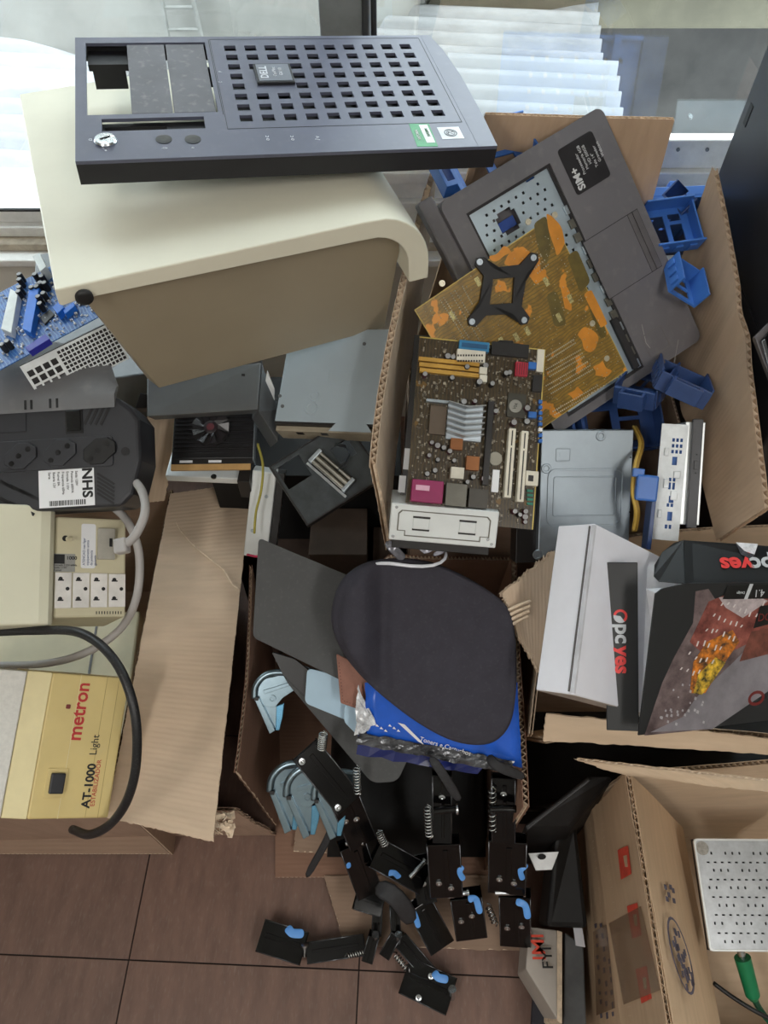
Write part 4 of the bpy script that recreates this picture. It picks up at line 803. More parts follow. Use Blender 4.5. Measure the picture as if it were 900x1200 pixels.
# dim third stabilizer between the two
p = at(70, 758, z=.40); o3 = thing('voltage_stabilizer', 'cream stabilizer in shadow between the socket unit and the yellow one', 'power unit', TR(p.x, p.y, p.z - .13, math.radians(4)))
MB().box((-.30, -.10, -.12), (.075, .14, -.02)).part('case', CRF, o3, bevel=.004); MB().box((-.004, -.10, -.021), (.0, .14, -.0185)).part('seam', UPL, o3)
# yellow fronted stabilizer
MTG = mat('pale_grey_enamel', (212, 210, 204), .5, var=.06, scale=160); MTY = mat('yellowed_front', (212, 190, 128), .45, var=.05, scale=8, dust=.06); MTC = mat('cream_bevel', (222, 208, 160), .45, var=.04, dust=.05)
F = fit([(28, 970), (128, 948), (150, 802), (66, 782)], 1.06, (.5, -.35, .8), 1.6); hw, hh = F.w / 2, F.h / 2
me_ = thing('voltage_stabilizer', 'yellowed stabilizer with red lettering and a square black switch', 'power unit', F.M)
MB().box((-hw, -hh, -.10), (hw, hh, 0)).part('front_panel', MTY, me_, bevel=.0025)
mb = MB(); T2 = Matrix(((1, 0, 0, 0), (0, 0, -1, 0), (0, 1, 0, 0), (0, 0, 0, 1))); mb.T = T2
bx_ = hw + .030
mb.prism([(-hw, 0), (-hw, -.10), (-bx_, -.10), (-bx_, -.011)], -hh, hh); mb.part('bevel_strip', MTC, me_, bevel=.0015)
mb = MB(); mb.T = T2; mb.prism([(-bx_ - .0005, -.009), (-bx_ - .0005, -.10), (-bx_ - .20, -.14), (-bx_ - .20, -.035)], -hh * .99, hh * 1.0); mb.part('case', MTG, me_, bevel=.002)
RED = mat('red_lettering', (186, 44, 44), .5, var=.02)
a, b = F.L(84, 868), F.L(97, 797); text(me_, 'metron', .026, TR(F.L(87, 868).x, F.L(84, 868).y, .0004, math.pi / 2), RED, bold=.02, sx=1.0)
p = F.L(80, 828); MB().prism(rrect(p.x - .003, p.x + .003, p.y - .003, p.y + .003, .0015), .0002, .0005).part('emblem', mat('dark_red', (110, 30, 26), .5), me_)
p = F.L(100, 947); text(me_, 'AT-1000', .0155, TR(p.x, p.y, .0004, math.pi / 2), INK, bold=.03, sx=1.05); p2 = F.L(109, 885); text(me_, 'Light', .014, TR(p2.x, p2.y, .0004, math.pi / 2), INK)
p = F.L(108, 945); text(me_, 'ESTABILIZADOR', .0085, TR(p.x, p.y, .0004, math.pi / 2), RED)
q = R4(F, 53, 900, 78, 935); sw = MB().prism(rrect(q[0], q[1], q[2], q[3], .002), 0, .0015).part('switch_frame', MTY, me_, bevel=.0006); MB().box((q[0] + .005, q[2] + .006, .0015), (q[1] - .004, q[3] - .006, .008)).part('switch', mat('switch_black', (32, 34, 40), .35), sw, bevel=.0015)
for dx in (.4, .72): MB().box((hw * dx, -hh, .0), (hw * dx + .0006, hh, .0003)).part('groove', mat('groove_shadow', (170, 148, 92), .6), me_)
for dx in (-.28,): MB().box((hw * dx, -hh, .0), (hw * dx + .0008, hh, .0004)).part('groove', MTC, me_)
W_ = [at(x, y, t=t) for x, y, t in ((-30, 742, 1.06), (40, 739, 1.04), (95, 742, 1.01), (135, 775, .98), (157, 830, .97), (160, 890, .98), (150, 935, 1.0), (130, 965, 1.03), (105, 978, 1.07), (85, 972, 1.12))]
tag(MB().tube(W_, .0062, 10).part('black_cable', mat('black_rubber_cable', (30, 30, 32), .42, var=.2, scale=60, dust=.08), None, smooth=True), 'thick black cord arching around the yellow stabilizer', 'cable')
# ------------------------------------------------------------------ behind: blue motherboard on a computer case
SIL = mat('silver_case_steel', (176, 178, 178), .4, .6, var=.06)
p = at(95, 420, t=1.14); ci = thing('computer_case', 'silver computer case with a perforated back panel under the beige cover', 'computer case', TR(-.42, .90, .60, math.radians(12)))
MB().box((-.16, -.0, -.12), (.22, .36, .05)).part('body', mat('case_grey_steel', (120, 122, 124), .45, .5, var=.06), ci, bevel=.003)
hs_ = []
for i in range(6):
    for j in range(3): hs_.append((-.150 + i * .0125, -.1410 + i * .0125, .001 + j * .0125, .010 + j * .0125))
for i in range(18):
    for j in range(7): hs_.append((-.072 + i * .0062, -.0682 + i * .0062, .0015 + j * .0062, .0053 + j * .0062))
F = fit([(30, 440), (150, 425), (105, 378), (20, 423)], 1.06, (.0, -.4, .9), 1.5)
mb = MB(); gs = thing('perforated_panel', 'white perforated metal panel under the blue motherboard', 'panel', basis(at(24, 438, t=1.05), at(122, 390, t=1.085) - at(24, 438, t=1.05), V((-.1, .5, .9))) @ TR(.004, -.047, .002))
hs_ = [(.004 + i * .0115, .0125 + i * .0115, .003 + j * .0115, .0115 + j * .0115) for i in range(4) for j in range(4)] + [(.052 + i * .0058, .0562 + i * .0058, .002 + j * .0058, .0062 + j * .0058) for i in range(14) for j in range(9)]
MB().plate(0, .135, 0, .056, hs_, -.001, 0).part('panel', mat('white_steel', (226, 230, 232), .4, .2), gs); MB().box((0, 0, -.012), (.135, .056, -.006)).part('backing', DKC, gs)
BPC = pcbmat('blue_circuit_mask', (44, 92, 160), (90, 130, 180), (30, 56, 110), .62)
O_ = at(2, 432, t=1.03); X_ = at(108, 375, t=1.06) - O_; Y_ = at(30, 330, t=1.12) - O_
bmb = thing('motherboard', 'blue motherboard with blue and white slots beside the beige cover', 'motherboard', basis(O_, X_, Y_)); w_, h_ = .22, .15; FB = Frame(bmb.matrix_world.copy(), w_, h_)
MB().box((-.03, 0, -.0016), (w_, h_, 0)).part('board', BPC, bmb)
def cb_(nm, ps, hgt, m, z=0):
    return MB().prism([tuple(FB.L(*p, z + hgt)[:2]) for p in ps], z, z + hgt).part(nm, m, bmb, bevel=.0006)
cb_('expansion_slot', ((1, 385), (12, 338), (21, 343), (13, 390)), .012, mat('pale_slot', (210, 216, 216), .4))
cb_('expansion_slot', ((26, 385), (35, 332), (46, 336), (36, 390)), .012, mat('bright_blue_slot', (36, 112, 214), .4))
cb_('port', ((29, 407), (53, 391), (58, 397), (34, 412)), .01, mat('indigo_port', (40, 44, 150), .4)); cb_('coil', ((61, 360), (70, 352), (75, 360), (67, 368)), .012, mat('bright_blue_slot', (36, 112, 214), .4)); cb_('coil', ((73, 362), (86, 354), (88, 358), (76, 368)), .01, mat('bright_blue_slot', (36, 112, 214), .4))
cb_('connector', ((38, 300), (46, 296), (54, 312), (47, 318)), .02, mat('pale_slot', (210, 216, 216), .4)); cb_('chip', ((46, 372), (58, 362), (64, 368), (52, 380)), .003, DKC)
for p in ((28, 330), (28, 336), (28, 345), (27, 350), (42, 345), (48, 344), (52, 340), (56, 352), (52, 364), (50, 356), (14, 408), (8, 412), (46, 330), (54, 332), (57, 340)):
    capac(FB, bmb, p[0], p[1], .004, .014)
sd = MB()
for _ in range(420): x, y = rn.uniform(-.02, w_ * .9), rn.uniform(0, h_ * .95); sd.box((x, y, 0), (x + rn.uniform(.001, .004), y + rn.uniform(.001, .004), rn.uniform(.0006, .004)))
sd.part('surface_components', mat('pale_components', (60, 70, 90), .4, var=.6, scale=220, rgb2=(226, 230, 234)), bmb, stuff=True)
# ------------------------------------------------------------------ middle: case end, graphics card, silver drive, bracket drive
DG = mat('grey_case_steel', (104, 106, 108), .45, .4, var=.08, scale=10)
c0 = at(160, 505, t=1.13); g = thing('computer_case', 'dark grey metal case lying beneath the beige cover above the graphics card', 'computer case', basis(at(322, 432, t=1.10), at(325, 480, t=1.13) * 0 + V((-.96, -.20, -.0)), V((.15, -.55, -.8))))
# built in world axes: a slanted lid over a box
A0, A1, A2, A3 = at(172, 488, t=1.10), at(302, 480, t=1.12), at(306, 425, t=1.16), at(172, 440, t=1.14)
GI = g.matrix_world.inverted(); dz = V((0, .10, -.16))
def hull(par, nm, pts, d, m, bevel=.002):
    I = par.matrix_world.inverted(); n = len(pts); vs = [I @ p for p in pts] + [I @ (p + d) for p in pts]
    o = MB().add(vs, [tuple(range(n)), tuple(range(n, 2 * n))[::-1]] + [(i, n + i, n + (i + 1) % n, (i + 1) % n) for i in range(n)]).part(nm, m, par, bevel=bevel)
    bm = bmesh.new(); bm.from_mesh(o.data); bmesh.ops.recalc_face_normals(bm, faces=bm.faces); bm.to_mesh(o.data); bm.free(); return o
hull(g, 'lid', [A0, A1, A2, A3], V((0, .02, -.03)), DG)
hull(g, 'side', [at(303, 482, t=1.125), at(326, 518, t=1.15), at(330, 480, t=1.16), at(307, 426, t=1.165)], V((-.02, .03, -.05)), DG)
hull(g, 'side_plate', [at(311, 446, t=1.145), at(322, 470, t=1.15), at(322, 456, t=1.15), at(313, 434, t=1.145)], V((0, .003, -.003)), SIL, .0005)
for px, py in ((272, 444), (285, 440), (295, 474)): hull(g, 'screw', [at(px - 2, py - 2, t=1.146), at(px - 2, py + 2, t=1.146), at(px + 2, py + 2, t=1.146), at(px + 2, py - 2, t=1.146)], V((0, .004, -.004)), INK, .0003)
hull(g, 'latch', [at(158, 478, t=1.14), at(172, 478, t=1.14), at(178, 462, t=1.14), at(164, 460, t=1.14)], V((0, .01, -.02)), DKC)
F = fit([(200, 545), (297, 543), (300, 483), (205, 484)], 1.2, (.02, -.3, .95), 1.5); hw, hh = F.w / 2, F.h / 2
gc = thing('graphics_card', 'black graphics card with one dusty fan', 'graphics card', F.M)
MB().box((-hw, -hh * .78, -.012), (hw, hh, 0)).part('cooler', BLACK, gc, bevel=.001)
for k in range(9):
    y = -hh * .55 + k * hh * .165; MB().box((hw * -.95, y, 0), (hw * .97, y + hh * .07, .004)).part('fin', mat('black_fin', (30, 28, 30), .4), gc)
c = F.L(248, 503); fan = MB().lathe([(.030, .001), (.030, .0045), (.026, .0045)], (c.x, c.y, 0), 28).part('fan_ring', DKC, gc)
for k in range(9):
    a = 2 * math.pi * k / 9; mb = MB(); mb.T = TR(c.x, c.y, .006, a); mb.add([(.010, -.003, 0), (.028, -.007, .001), (.029, .006, .006), (.011, .004, .004)], [(0, 1, 2, 3), (3, 2, 1, 0)]); mb.part('fan_blade', mat('smoky_blade', (40, 36, 38), .25, var=.1), gc)
MB().lathe([(.0105, .005), (.0105, .009), (.0095, .0095), (.001, .0095)], (c.x, c.y, 0), 24).part('fan_hub', mat('fan_hub', (40, 30, 33), .4), gc, smooth='angle'); MB().lathe([(.006, .0096), (.006, .0099), (.004, .0099)], (c.x, c.y, 0), 20).part('hub_mark', mat('dull_red', (96, 44, 50), .5), gc)
MB().box((-hw, -hh * .98, -.004), (hw, -hh * .78, -.001)).part('board', DKC, gc); MB().box((-hw, -hh * 1.2, -.005), (hw * .92, -hh * .98, -.001)).part('gold_edge', mat('brass_edge', (190, 150, 96), .5), gc)
for x in (-.8, -.1): MB().box((hw * x, -hh * .93, -.001), (hw * x + .02, -hh * .84, -.0006)).part('label_sticker', WHITE, gc)
MB().box((hw, -hh * .95, -.01), (hw + .0015, hh, .012)).part('metal_bracket', GREYM, gc)
w = thing('optical_drive', 'pale tin drive lying under the graphics card', 'drive', TR(*at(240, 556, t=1.21), math.radians(-3)))
MB().box((-.062, -.006, -.014), (.055, .09, -.0)).part('body', TIN, w, bevel=.002); MB().lathe([(.005, 0), (.0045, .0015), (.002, .0015)], (.015, -.004, 0), 14).part('screw', STEEL, w); MB().box((.056, -.02, -.03), (.075, .02, .012)).part('connector', DKC, w, bevel=.001)
# drive with tin side and wires below the flap corner
w = thing('hard_drive', 'pale metal drive standing between the flap and the black mat', 'drive', basis(at(310, 560, t=1.2), at(300, 650, t=1.24) - at(310, 560, t=1.2), at(340, 560, t=1.2) - at(310, 560, t=1.2)))
MB().box((-.01, -.02, -.03), (.135, .018, 0)).part('body', TIN, w, bevel=.002); MB().box((-.01, .019, -.03), (.135, .03, -.003)).part('edge_board', DKC, w)
for x, y in ((.03, .006), (.09, -.01), (.105, .008)): MB().lathe([(.003, 0), (.0028, .001), (.001, .001)], (x, y, 0), 10).part('screw', GREYM, w)
tag(MB().tube([at(x, y, t=t) for x, y, t in ((302, 520, 1.18), (308, 545, 1.17), (306, 575, 1.18), (300, 600, 1.19), (298, 625, 1.2))], .002, 6).part('wire', mat('olive_wire', (170, 160, 70), .5), None, smooth=True), 'thin yellow green wire hanging over the pale drive', 'wire')
tag(MB().tube([at(x, y, t=t) for x, y, t in ((290, 650, 1.22), (302, 652, 1.2), (312, 648, 1.2))], .002, 6).part('wire', mat('pink_wire', (200, 50, 90), .5), None, smooth=True), 'short pink wire at the flap edge', 'wire')
F = fit([(325, 490), (443, 500), (466, 396), (335, 405)], 1.11, (-.12, -.35, .93), 1.2); hw, hh = F.w / 2, F.h / 2
sd_ = thing('optical_drive', 'silver optical drive with beige front lying under the cover', 'drive', F.M); SLV = mat('satin_silver_lid', (168, 182, 192), .42, .25, var=.05, scale=8)
MB().box((-hw, -hh, -.04), (hw, hh + .02, 0)).part('body', SLV, sd_, bevel=.001); MB().box((-hw, -hh - .004, -.042), (hw, -hh, -.002)).part('tray_gap', DKC, sd_); MB().box((-hw, -hh - .012, -.040), (hw, -hh - .004, -.008)).part('front', mat('dusty_beige_front', (150, 140, 122), .6), sd_, bevel=.001)
for x0, y0, x1, y1 in ((385, 434, 413, 450),): emboss(F, sd_, (x0, y0, x1, y1), .001, h=.0004, wid=.0006, m=SLV)
for p, r in (((368, 464), .008), ((364, 478), .010)):
    c = F.L(*p); MB().lathe([(r, 0), (r * .9, .0012), (r * .6, .0012), (r * .5, .0004), (.0004, .0004)], (c.x, c.y, 0), 18).part('dimple', SLV, sd_, smooth='angle')
for p in ((331, 476), (328, 464), (462, 404), (458, 402), (427, 403)): c = F.L(*p); MB().lathe([(.0028, 0), (.0026, .001), (.001, .001)], (c.x, c.y, 0), 10).part('screw', DG, sd_)
mb = MB(); c = F.L(410, 506)
mb.prism([(c.x - .032 + .064 * k / 12, c.y + .028 * math.sin(math.pi * k / 12)) for k in range(13)], 0, .0006); mb.part('stamped_arch', SLV, sd_)
for px in (345, 374): q = R4(F, px, 491, px + 8, 497); MB().box((q[0], -hh - .0125, -.02), (q[1], -hh - .0118, -.012)).part('front_slot', DKC, sd_)
F = fit([(358, 611), (462, 558), (398, 500), (312, 545)], 1.11, (-.05, -.5, .87), 1.5); hw, hh = F.w / 2, F.h / 2
bk = thing('hard_drive', 'dark metal drive frame with a shiny spring mechanism and curled strap', 'drive', F.M); DKS = mat('dark_frame_steel', (70, 75, 78), .4, .4, var=.25, scale=30)
MB().plate(-hw, hw, -hh, hh, [(-hw * .9, -hw * .3, hh * .15, hh * .85), (hw * .35, hw * .8, hh * .0, hh * .5)], -.004, 0).part('plate', DKS, bk, bevel=.0008)
MB().plate(-hw, hw, -hh, hh, [(-hw * .96, hw * .96, -hh * .96, hh * .96)], -.014, .002).part('rim', DKC, bk)
c0, c1 = F.L(366, 533), F.L(414, 575); d = c1 - c0; B0 = basis((c0 + c1) / 2 + V((0, 0, .008)), d, (-d.y, d.x, 0)); mc = MB(); mc.T = B0
for y, r in ((-.008, .0035), (0, .0042), (.008, .003)): mc.cyl((-.03, y, .002), (.03, y, .002), r, 10)
mc.part('springs', mat('worn_bright_steel', (160, 158, 150), .3, .9, var=.2), bk, smooth='angle', stuff=True)
mc = MB(); mc.T = B0; mc.box((-.036, -.012, -.004), (-.030, .012, .007)); mc.part('bracket', GREYM, bk, bevel=.001); mc = MB(); mc.T = B0; mc.box((.028, -.012, -.004), (.034, .012, .007)); mc.part('bracket', GREYM, bk, bevel=.001)
mc = MB(); mc.T = B0; mc.box((-.036, -.017, -.004), (.04, -.013, -.001)); mc.part('rail', STEEL, bk)
mb = MB(); pts = [F.L(*p, .012) for p in ((396, 552), (404, 545), (410, 532), (405, 523), (393, 521))]; vs = []
for p in pts: vs += [p - V((0, 0, .008)), p + V((0, 0, .008))]
mb.add(vs, [(2 * i, 2 * i + 2, 2 * i + 3, 2 * i + 1) for i in range(4)] + [(2 * i + 1, 2 * i + 3, 2 * i + 2, 2 * i) for i in range(4)]); mb.part('curled_strap', GREYM, bk)
# dim cartons deep between the heaps
for k, (nm, lab, x0, x1, y0, y1, z0, z1, m_) in enumerate((('storage_box', 'black filler box added to darken the gap behind the centre carton', -.30, .03, .81, 1.05, 0, .50, mat('gap_filler_black', (14, 14, 15), .7)), ('storage_box', 'dark brown box deep in the shadow behind the mouse pads', -.13, -.03, .70, .80, .0, .42, mat('dark_card', (74, 61, 52), .8)), ('storage_box', 'dim narrow box beside the dark brown box in the shadow', -.02, .03, .70, .80, 0, .36, mat('dark_card_2', (84, 70, 60), .8)), ('storage_box', 'low dim box under the hard drive in the shadow', -.235, -.14, .72, .84, 0, .30, mat('dark_card_3', (76, 62, 54), .8)))):  # the black one is a filler added to darken the gap
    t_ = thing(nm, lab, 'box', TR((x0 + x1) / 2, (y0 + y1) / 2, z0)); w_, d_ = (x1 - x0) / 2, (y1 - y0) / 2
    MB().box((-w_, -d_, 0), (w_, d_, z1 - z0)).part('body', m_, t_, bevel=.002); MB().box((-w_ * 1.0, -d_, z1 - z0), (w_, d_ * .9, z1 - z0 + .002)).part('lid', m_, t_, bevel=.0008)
# ------------------------------------------------------------------ centre carton with mouse pads and support arms
NV = V((0, -.57, .82))
def planeF(px, py, t, n=NV, x=(1, 0, 0)):
    o = at(px, py, t=t); n = V(n).normalized(); x = V(x); x = (x - n * x.dot(n)).normalized(); y = n.cross(x)
    return Frame(Matrix(((x.x, y.x, n.x, o.x), (x.y, y.y, n.y, o.y), (x.z, y.z, n.z, o.z), (0, 0, 0, 1))), 0, 0)
cc_ = thing('cardboard_carton', 'brown open carton in the middle with mouse pads on top and arms spilling out', 'carton', TR(0, .45, 0))
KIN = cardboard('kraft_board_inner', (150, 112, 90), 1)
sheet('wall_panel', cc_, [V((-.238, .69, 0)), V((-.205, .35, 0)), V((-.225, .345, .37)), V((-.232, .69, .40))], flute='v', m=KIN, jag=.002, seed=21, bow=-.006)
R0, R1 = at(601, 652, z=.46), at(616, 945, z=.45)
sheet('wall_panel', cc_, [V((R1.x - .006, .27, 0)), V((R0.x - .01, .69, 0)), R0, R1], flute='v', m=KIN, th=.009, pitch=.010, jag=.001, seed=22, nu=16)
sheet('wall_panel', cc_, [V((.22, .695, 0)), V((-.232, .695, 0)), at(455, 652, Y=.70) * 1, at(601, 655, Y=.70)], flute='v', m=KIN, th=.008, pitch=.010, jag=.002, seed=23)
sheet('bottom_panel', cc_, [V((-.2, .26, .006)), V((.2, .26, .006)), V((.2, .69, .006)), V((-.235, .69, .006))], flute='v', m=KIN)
sheet('flap', cc_, [at(404, 1108, z=.008), at(617, 1114, z=.008), V((.2, .262, .012)), V((-.11, .262, .012))], flute='u', m=KDARK, jag=.002, seed=24)
sheet('flap', cc_, [at(344, 998, z=.02), at(388, 1000, z=.03), at(390, 955, z=.05), at(352, 940, z=.04)], flute='u', m=KDARK, jag=.002, seed=25, nu=4, nv=4)
# black mouse pad with wrist rest
PADM = mat('black_lycra', (56, 54, 63), .75, var=.08, scale=40, bump=.25, bscale=1500, dust=.03, spec=.3)
FP = planeF(500, 765, 1.03)
ol = [(389, 735), (390, 705), (402, 678), (425, 661), (455, 655), (490, 656), (520, 664), (560, 684), (592, 708), (603, 735), (606, 775), (605, 815), (598, 850), (580, 870), (555, 874), (525, 867), (490, 848), (455, 822), (425, 795), (402, 766)]
pts = [FP.L(*p) for p in ol]; fine = []
for i in range(len(pts)):
    a, b, c, d = pts[i - 1], pts[i], pts[(i + 1) % len(pts)], pts[(i + 2) % len(pts)]
    for k in range(4): t = k / 4; fine.append(.5 * ((2 * b) + (c - a) * t + (2 * a - 5 * b + 4 * c - d) * t * t + (3 * b - a - 3 * c + d) * t ** 3))
ctr = sum(fine, V()) / len(fine); mp_ = thing('mouse_pad', 'black padded mouse pad with a raised wrist rest on top of the pile', 'mouse pad', FP.M)
mb = MB(); vs = []; N_ = len(fine); rings = [(.97, -.016), (1., -.010), (1., -.004), (.985, .001), (.96, .003), (.945, .0022)] + [(.92 - .035 * i, .003) for i in range(26)]
xb, yb = FP.L(420, 720).x, FP.L(420, 720).y
for s_, z in rings:
    for p in fine:
        q = ctr + (p - ctr) * s_; u = (q.x - xb) / (.026 if q.x < xb else .020); k = math.exp(-abs(u) ** 3) * .022 * min(1, max(0, (1.0 - s_) * 9)) * math.exp(-((q.y - yb) / .085) ** 4)
        dip = -.006 * math.exp(-((q.x - xb - .034) / .007) ** 2) * min(1, (1.0 - s_) * 9)
        vs.append((q.x, q.y, z + k + dip))
mb.add(vs, [(i * N_ + j, i * N_ + (j + 1) % N_, (i + 1) * N_ + (j + 1) % N_, (i + 1) * N_ + j) for i in range(len(rings) - 1) for j in range(N_)] + [tuple(range((len(rings) - 1) * N_, len(rings) * N_)), tuple(range(N_))[::-1]])
mb.part('pad', PADM, mp_, smooth=True)
def flat(name, label, cat, poly, t, m, th=.003, r=.008, n=NV, part='sheet'):
    c = (sum(p[0] for p in poly) / len(poly), sum(p[1] for p in poly) / len(poly)); F = planeF(*c, t, n)
    o = thing(name, label, cat, F.M); MB().prism(rounded([tuple(F.L(*p)[:2]) for p in poly], r), -th, 0).part(part, m, o, bevel=.0006); return o, F
MATB = mat('black_rubber_mat', (70, 71, 72), .6, var=.05, scale=30, dust=.05)
flat('desk_mat', 'flat charcoal desk mat sticking out left of the padded mouse pad', 'mat', [(303, 630), (296, 747), (430, 812), (440, 688)], 1.125, MATB, .004, .008, V((.05, -.5, .86)))
flat('desk_mat', 'black mat with a rounded tip under the blue packet', 'mat', [(322, 770), (336, 800), (436, 918), (466, 916), (480, 885), (420, 800)], 1.165, MATB, .004, .012)
o, F = flat('black_folder', 'narrow black board edge between charcoal mat and pale cards', 'folder', [(318, 764), (332, 792), (372, 830), (380, 800), (345, 772)], 1.15, mat('black_board', (34, 34, 36), .4), .006, .004)
CARD = mat('pale_blue_card', (172, 200, 220), .45, var=.03)
flat('plastic_card', 'pale blue card with rounded corner under the charcoal mat', 'card', [(360, 783), (357, 824), (408, 845), (432, 800)], 1.135, CARD, .002, .008)
flat('plastic_card', 'small pale blue card beside the leather patch', 'card', [(404, 826), (403, 846), (418, 861), (440, 862), (440, 830)], 1.115, CARD, .002, .006)
o, F = flat('leather_patch', 'brown leather patch with stitched edge under the mouse pad', 'patch', [(394, 766), (399, 824), (428, 834), (440, 790)], 1.095, mat('brown_leather', (142, 92, 74), .5, var=.12, scale=40, bump=.2), .003, .003, part='leather')
sd = MB(); a, b, c = F.L(397, 775), F.L(402, 821), F.L(428, 830)
for p, q, n_ in ((a, b, 12), (b, c, 8)):
    for k in range(n_): u = p + (q - p) * ((k + .3) / n_); w = p + (q - p) * ((k + .75) / n_); d = (w - u).normalized(); nn = V((-d.y, d.x, 0)) * .0005; sd.add([u - nn + V((0, 0, .0004)), w - nn + V((0, 0, .0004)), w + nn + V((0, 0, .0004)), u + nn + V((0, 0, .0004))], [(0, 1, 2, 3)])
sd.part('stitching', mat('stitch_thread', (96, 52, 40), .7), o, stuff=True)
# blue plastic packet
FB2 = planeF(510, 860, 1.085, V((0, -.62, .78))); pk = thing('plastic_packet', 'shiny blue plastic packet with white print and crinkled silver edges', 'packet', FB2.M)
BPK = mat('blue_packet_film', (34, 92, 200), .22, var=.14, scale=14, bump=.35, bscale=40); SPK = mat('crinkled_clear_film', (84, 86, 90), .2, .3, var=.6, scale=50, bump=.9, bscale=90)
rn = random.Random(11)
def crumple(name, quad, nx, ny, amp, m, z=0., parent=pk, F=FB2):
    q = [F.L(*p, z) for p in quad]; vs = []
    for i in range(nx + 1):
        for j in range(ny + 1):
            u, v = i / nx, j / ny; p = q[0] * (1 - u) * (1 - v) + q[1] * u * (1 - v) + q[2] * u * v + q[3] * (1 - u) * v; vs.append(p + V((rn.uniform(-.6, .6) * amp, rn.uniform(-.6, .6) * amp, rn.uniform(-amp, amp))))
    o = MB().add(vs, [(i * (ny + 1) + j, (i + 1) * (ny + 1) + j, (i + 1) * (ny + 1) + j + 1, i * (ny + 1) + j + 1) for i in range(nx) for j in range(ny)]).part(name, m, parent)
    so = o.modifiers.new('thickness', 'SOLIDIFY'); so.thickness = .0008; return o
o = crumple('printed_film', [(430, 862), (612, 900), (606, 800), (428, 800)], 14, 8, .0014, BPK); o.data.shade_smooth()
o = crumple('back_film', [(418, 884), (560, 908), (600, 850), (420, 820)], 10, 6, .002, mat('deep_blue_film', (16, 30, 96), .25), -.012)
crumple('clear_seam', [(417, 872), (598, 906), (603, 892), (421, 858)], 30, 4, .0025, SPK, .003); crumple('clear_corner', [(416, 862), (428, 858), (441, 848), (419, 803)], 8, 12, .0028, mat('white_crinkle_film', (214, 216, 220), .25, .1, var=.35, scale=80, bump=.8, bscale=90), .003)
p = FB2.L(492, 866, .004); q = FB2.L(546, 882, .004); text(pk, 'Toners e Cartuchos', .0092, TR(p.x, p.y, .0035, math.atan2(q.y - p.y, q.x - p.x)), WHITE, 'print')
c0 = [FB2.L(*p, .003) for p in ((440, 850), (455, 858), (470, 842), (486, 852))]
for k in range(6): p = FB2.L(440 + k * 5, 851 + (k % 3) * 3, .0032); MB().prism([(p.x, p.y), (p.x + .005, p.y - .001), (p.x + .002, p.y + .003)], .003, .0032).part('print', WHITE, pk)
MB().prism([tuple(FB2.L(*p)[:2]) for p in ((466, 846), (490, 868), (497, 872), (492, 866), (474, 848))], .003, .0032).part('print', WHITE, pk)
STR = mat('black_webbing', (44, 44, 47), .7, var=.15, scale=200, bump=.3, bscale=800)
def strip(name, label, cat, path, w, m, ps=None):
    P_ = [at(x, y, t=t) for x, y, t in path]; mb = MB(); vs = []; n = len(P_)
    for i, p in enumerate(P_):
        d = (P_[min(i + 1, n - 1)] - P_[max(i - 1, 0)]).normalized(); s_ = d.cross(CP - p).normalized() * w / 2; vs += [p - s_, p + s_]
    mb.add(vs, [(2 * i, 2 * i + 1, 2 * i + 3, 2 * i + 2) for i in range(n - 1)]); o = mb.part(name, m, None); so = o.modifiers.new('thickness', 'SOLIDIFY'); so.thickness = .0016; so.offset = 0; sb = o.modifiers.new('smooth', 'SUBSURF'); sb.levels = 1; sb.render_levels = 1; o.data.shade_smooth()
    return tag(o, label, cat)
strip('fabric_strap', 'black strap hanging down from under the blue packet', 'strap', [(503, 886, 1.06), (515, 900, 1.05), (528, 922, 1.06), (540, 940, 1.08)], .014, STR)
strip('fabric_strap', 'black strap end folded over the blue packet near the carton edge', 'strap', [(572, 884, 1.06), (578, 896, 1.045), (592, 902, 1.05), (618, 912, 1.07)], .015, STR)
strip('fabric_strap', 'wide grey black strap draped over the lower arms', 'strap', [(438, 1040, 1.16), (458, 1044, 1.14), (474, 1062, 1.15), (484, 1084, 1.18)], .030, STR)
strip('fabric_strap', 'thin black strap hanging left of the arms over the floor', 'strap', [(392, 962, 1.20), (382, 988, 1.22), (370, 1008, 1.24), (358, 1030, 1.26)], .013, STR)
RIB = mat('glossy_white_ribbon', (222, 224, 232), .25, var=.1, scale=40)
strip('plastic_ribbon', 'white plastic ribbon lying across the mouse pad top', 'ribbon', [(437, 661, 1.03), (455, 659, 1.02), (480, 664, 1.015), (510, 664, 1.01), (524, 655, 1.02), (522, 645, 1.04)], .0052, RIB)
strip('plastic_ribbon', 'clear ribbon curl standing behind the white ribbon', 'ribbon', [(478, 640, 1.035), (490, 634, 1.02), (497, 650, 1.03), (508, 640, 1.02), (522, 636, 1.02), (526, 642, 1.03), (505, 652, 1.04)], .009, mat('clear_ribbon', (168, 168, 180), .2, .2, var=.3, scale=60))
strip('plastic_ribbon', 'grey translucent ribbon twist at the carton corner', 'ribbon', [(452, 634, 1.03), (460, 642, 1.02), (468, 650, 1.03), (474, 656, 1.03)], .014, mat('clear_ribbon_dark', (120, 120, 128), .2, .2, var=.4, scale=60))
INB = mat('dark_filler_cloth', (12, 12, 13), .8, var=.2, scale=30)
ib = thing('black_bag', 'crumpled black bag added to darken the inside of the centre carton', 'bag', TR(.05, .45, 0))  # black form added to keep the carton's inside dark
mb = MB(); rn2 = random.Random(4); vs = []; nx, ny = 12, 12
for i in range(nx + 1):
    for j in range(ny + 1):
        u, v = i / nx, j / ny; e = min(u, v, 1 - u, 1 - v); vs.append((-.155 + .30 * u, -.16 + .37 * v, (.03 if e == 0 else .24 - .10 * (1 - v) + rn2.uniform(-.02, .02))))
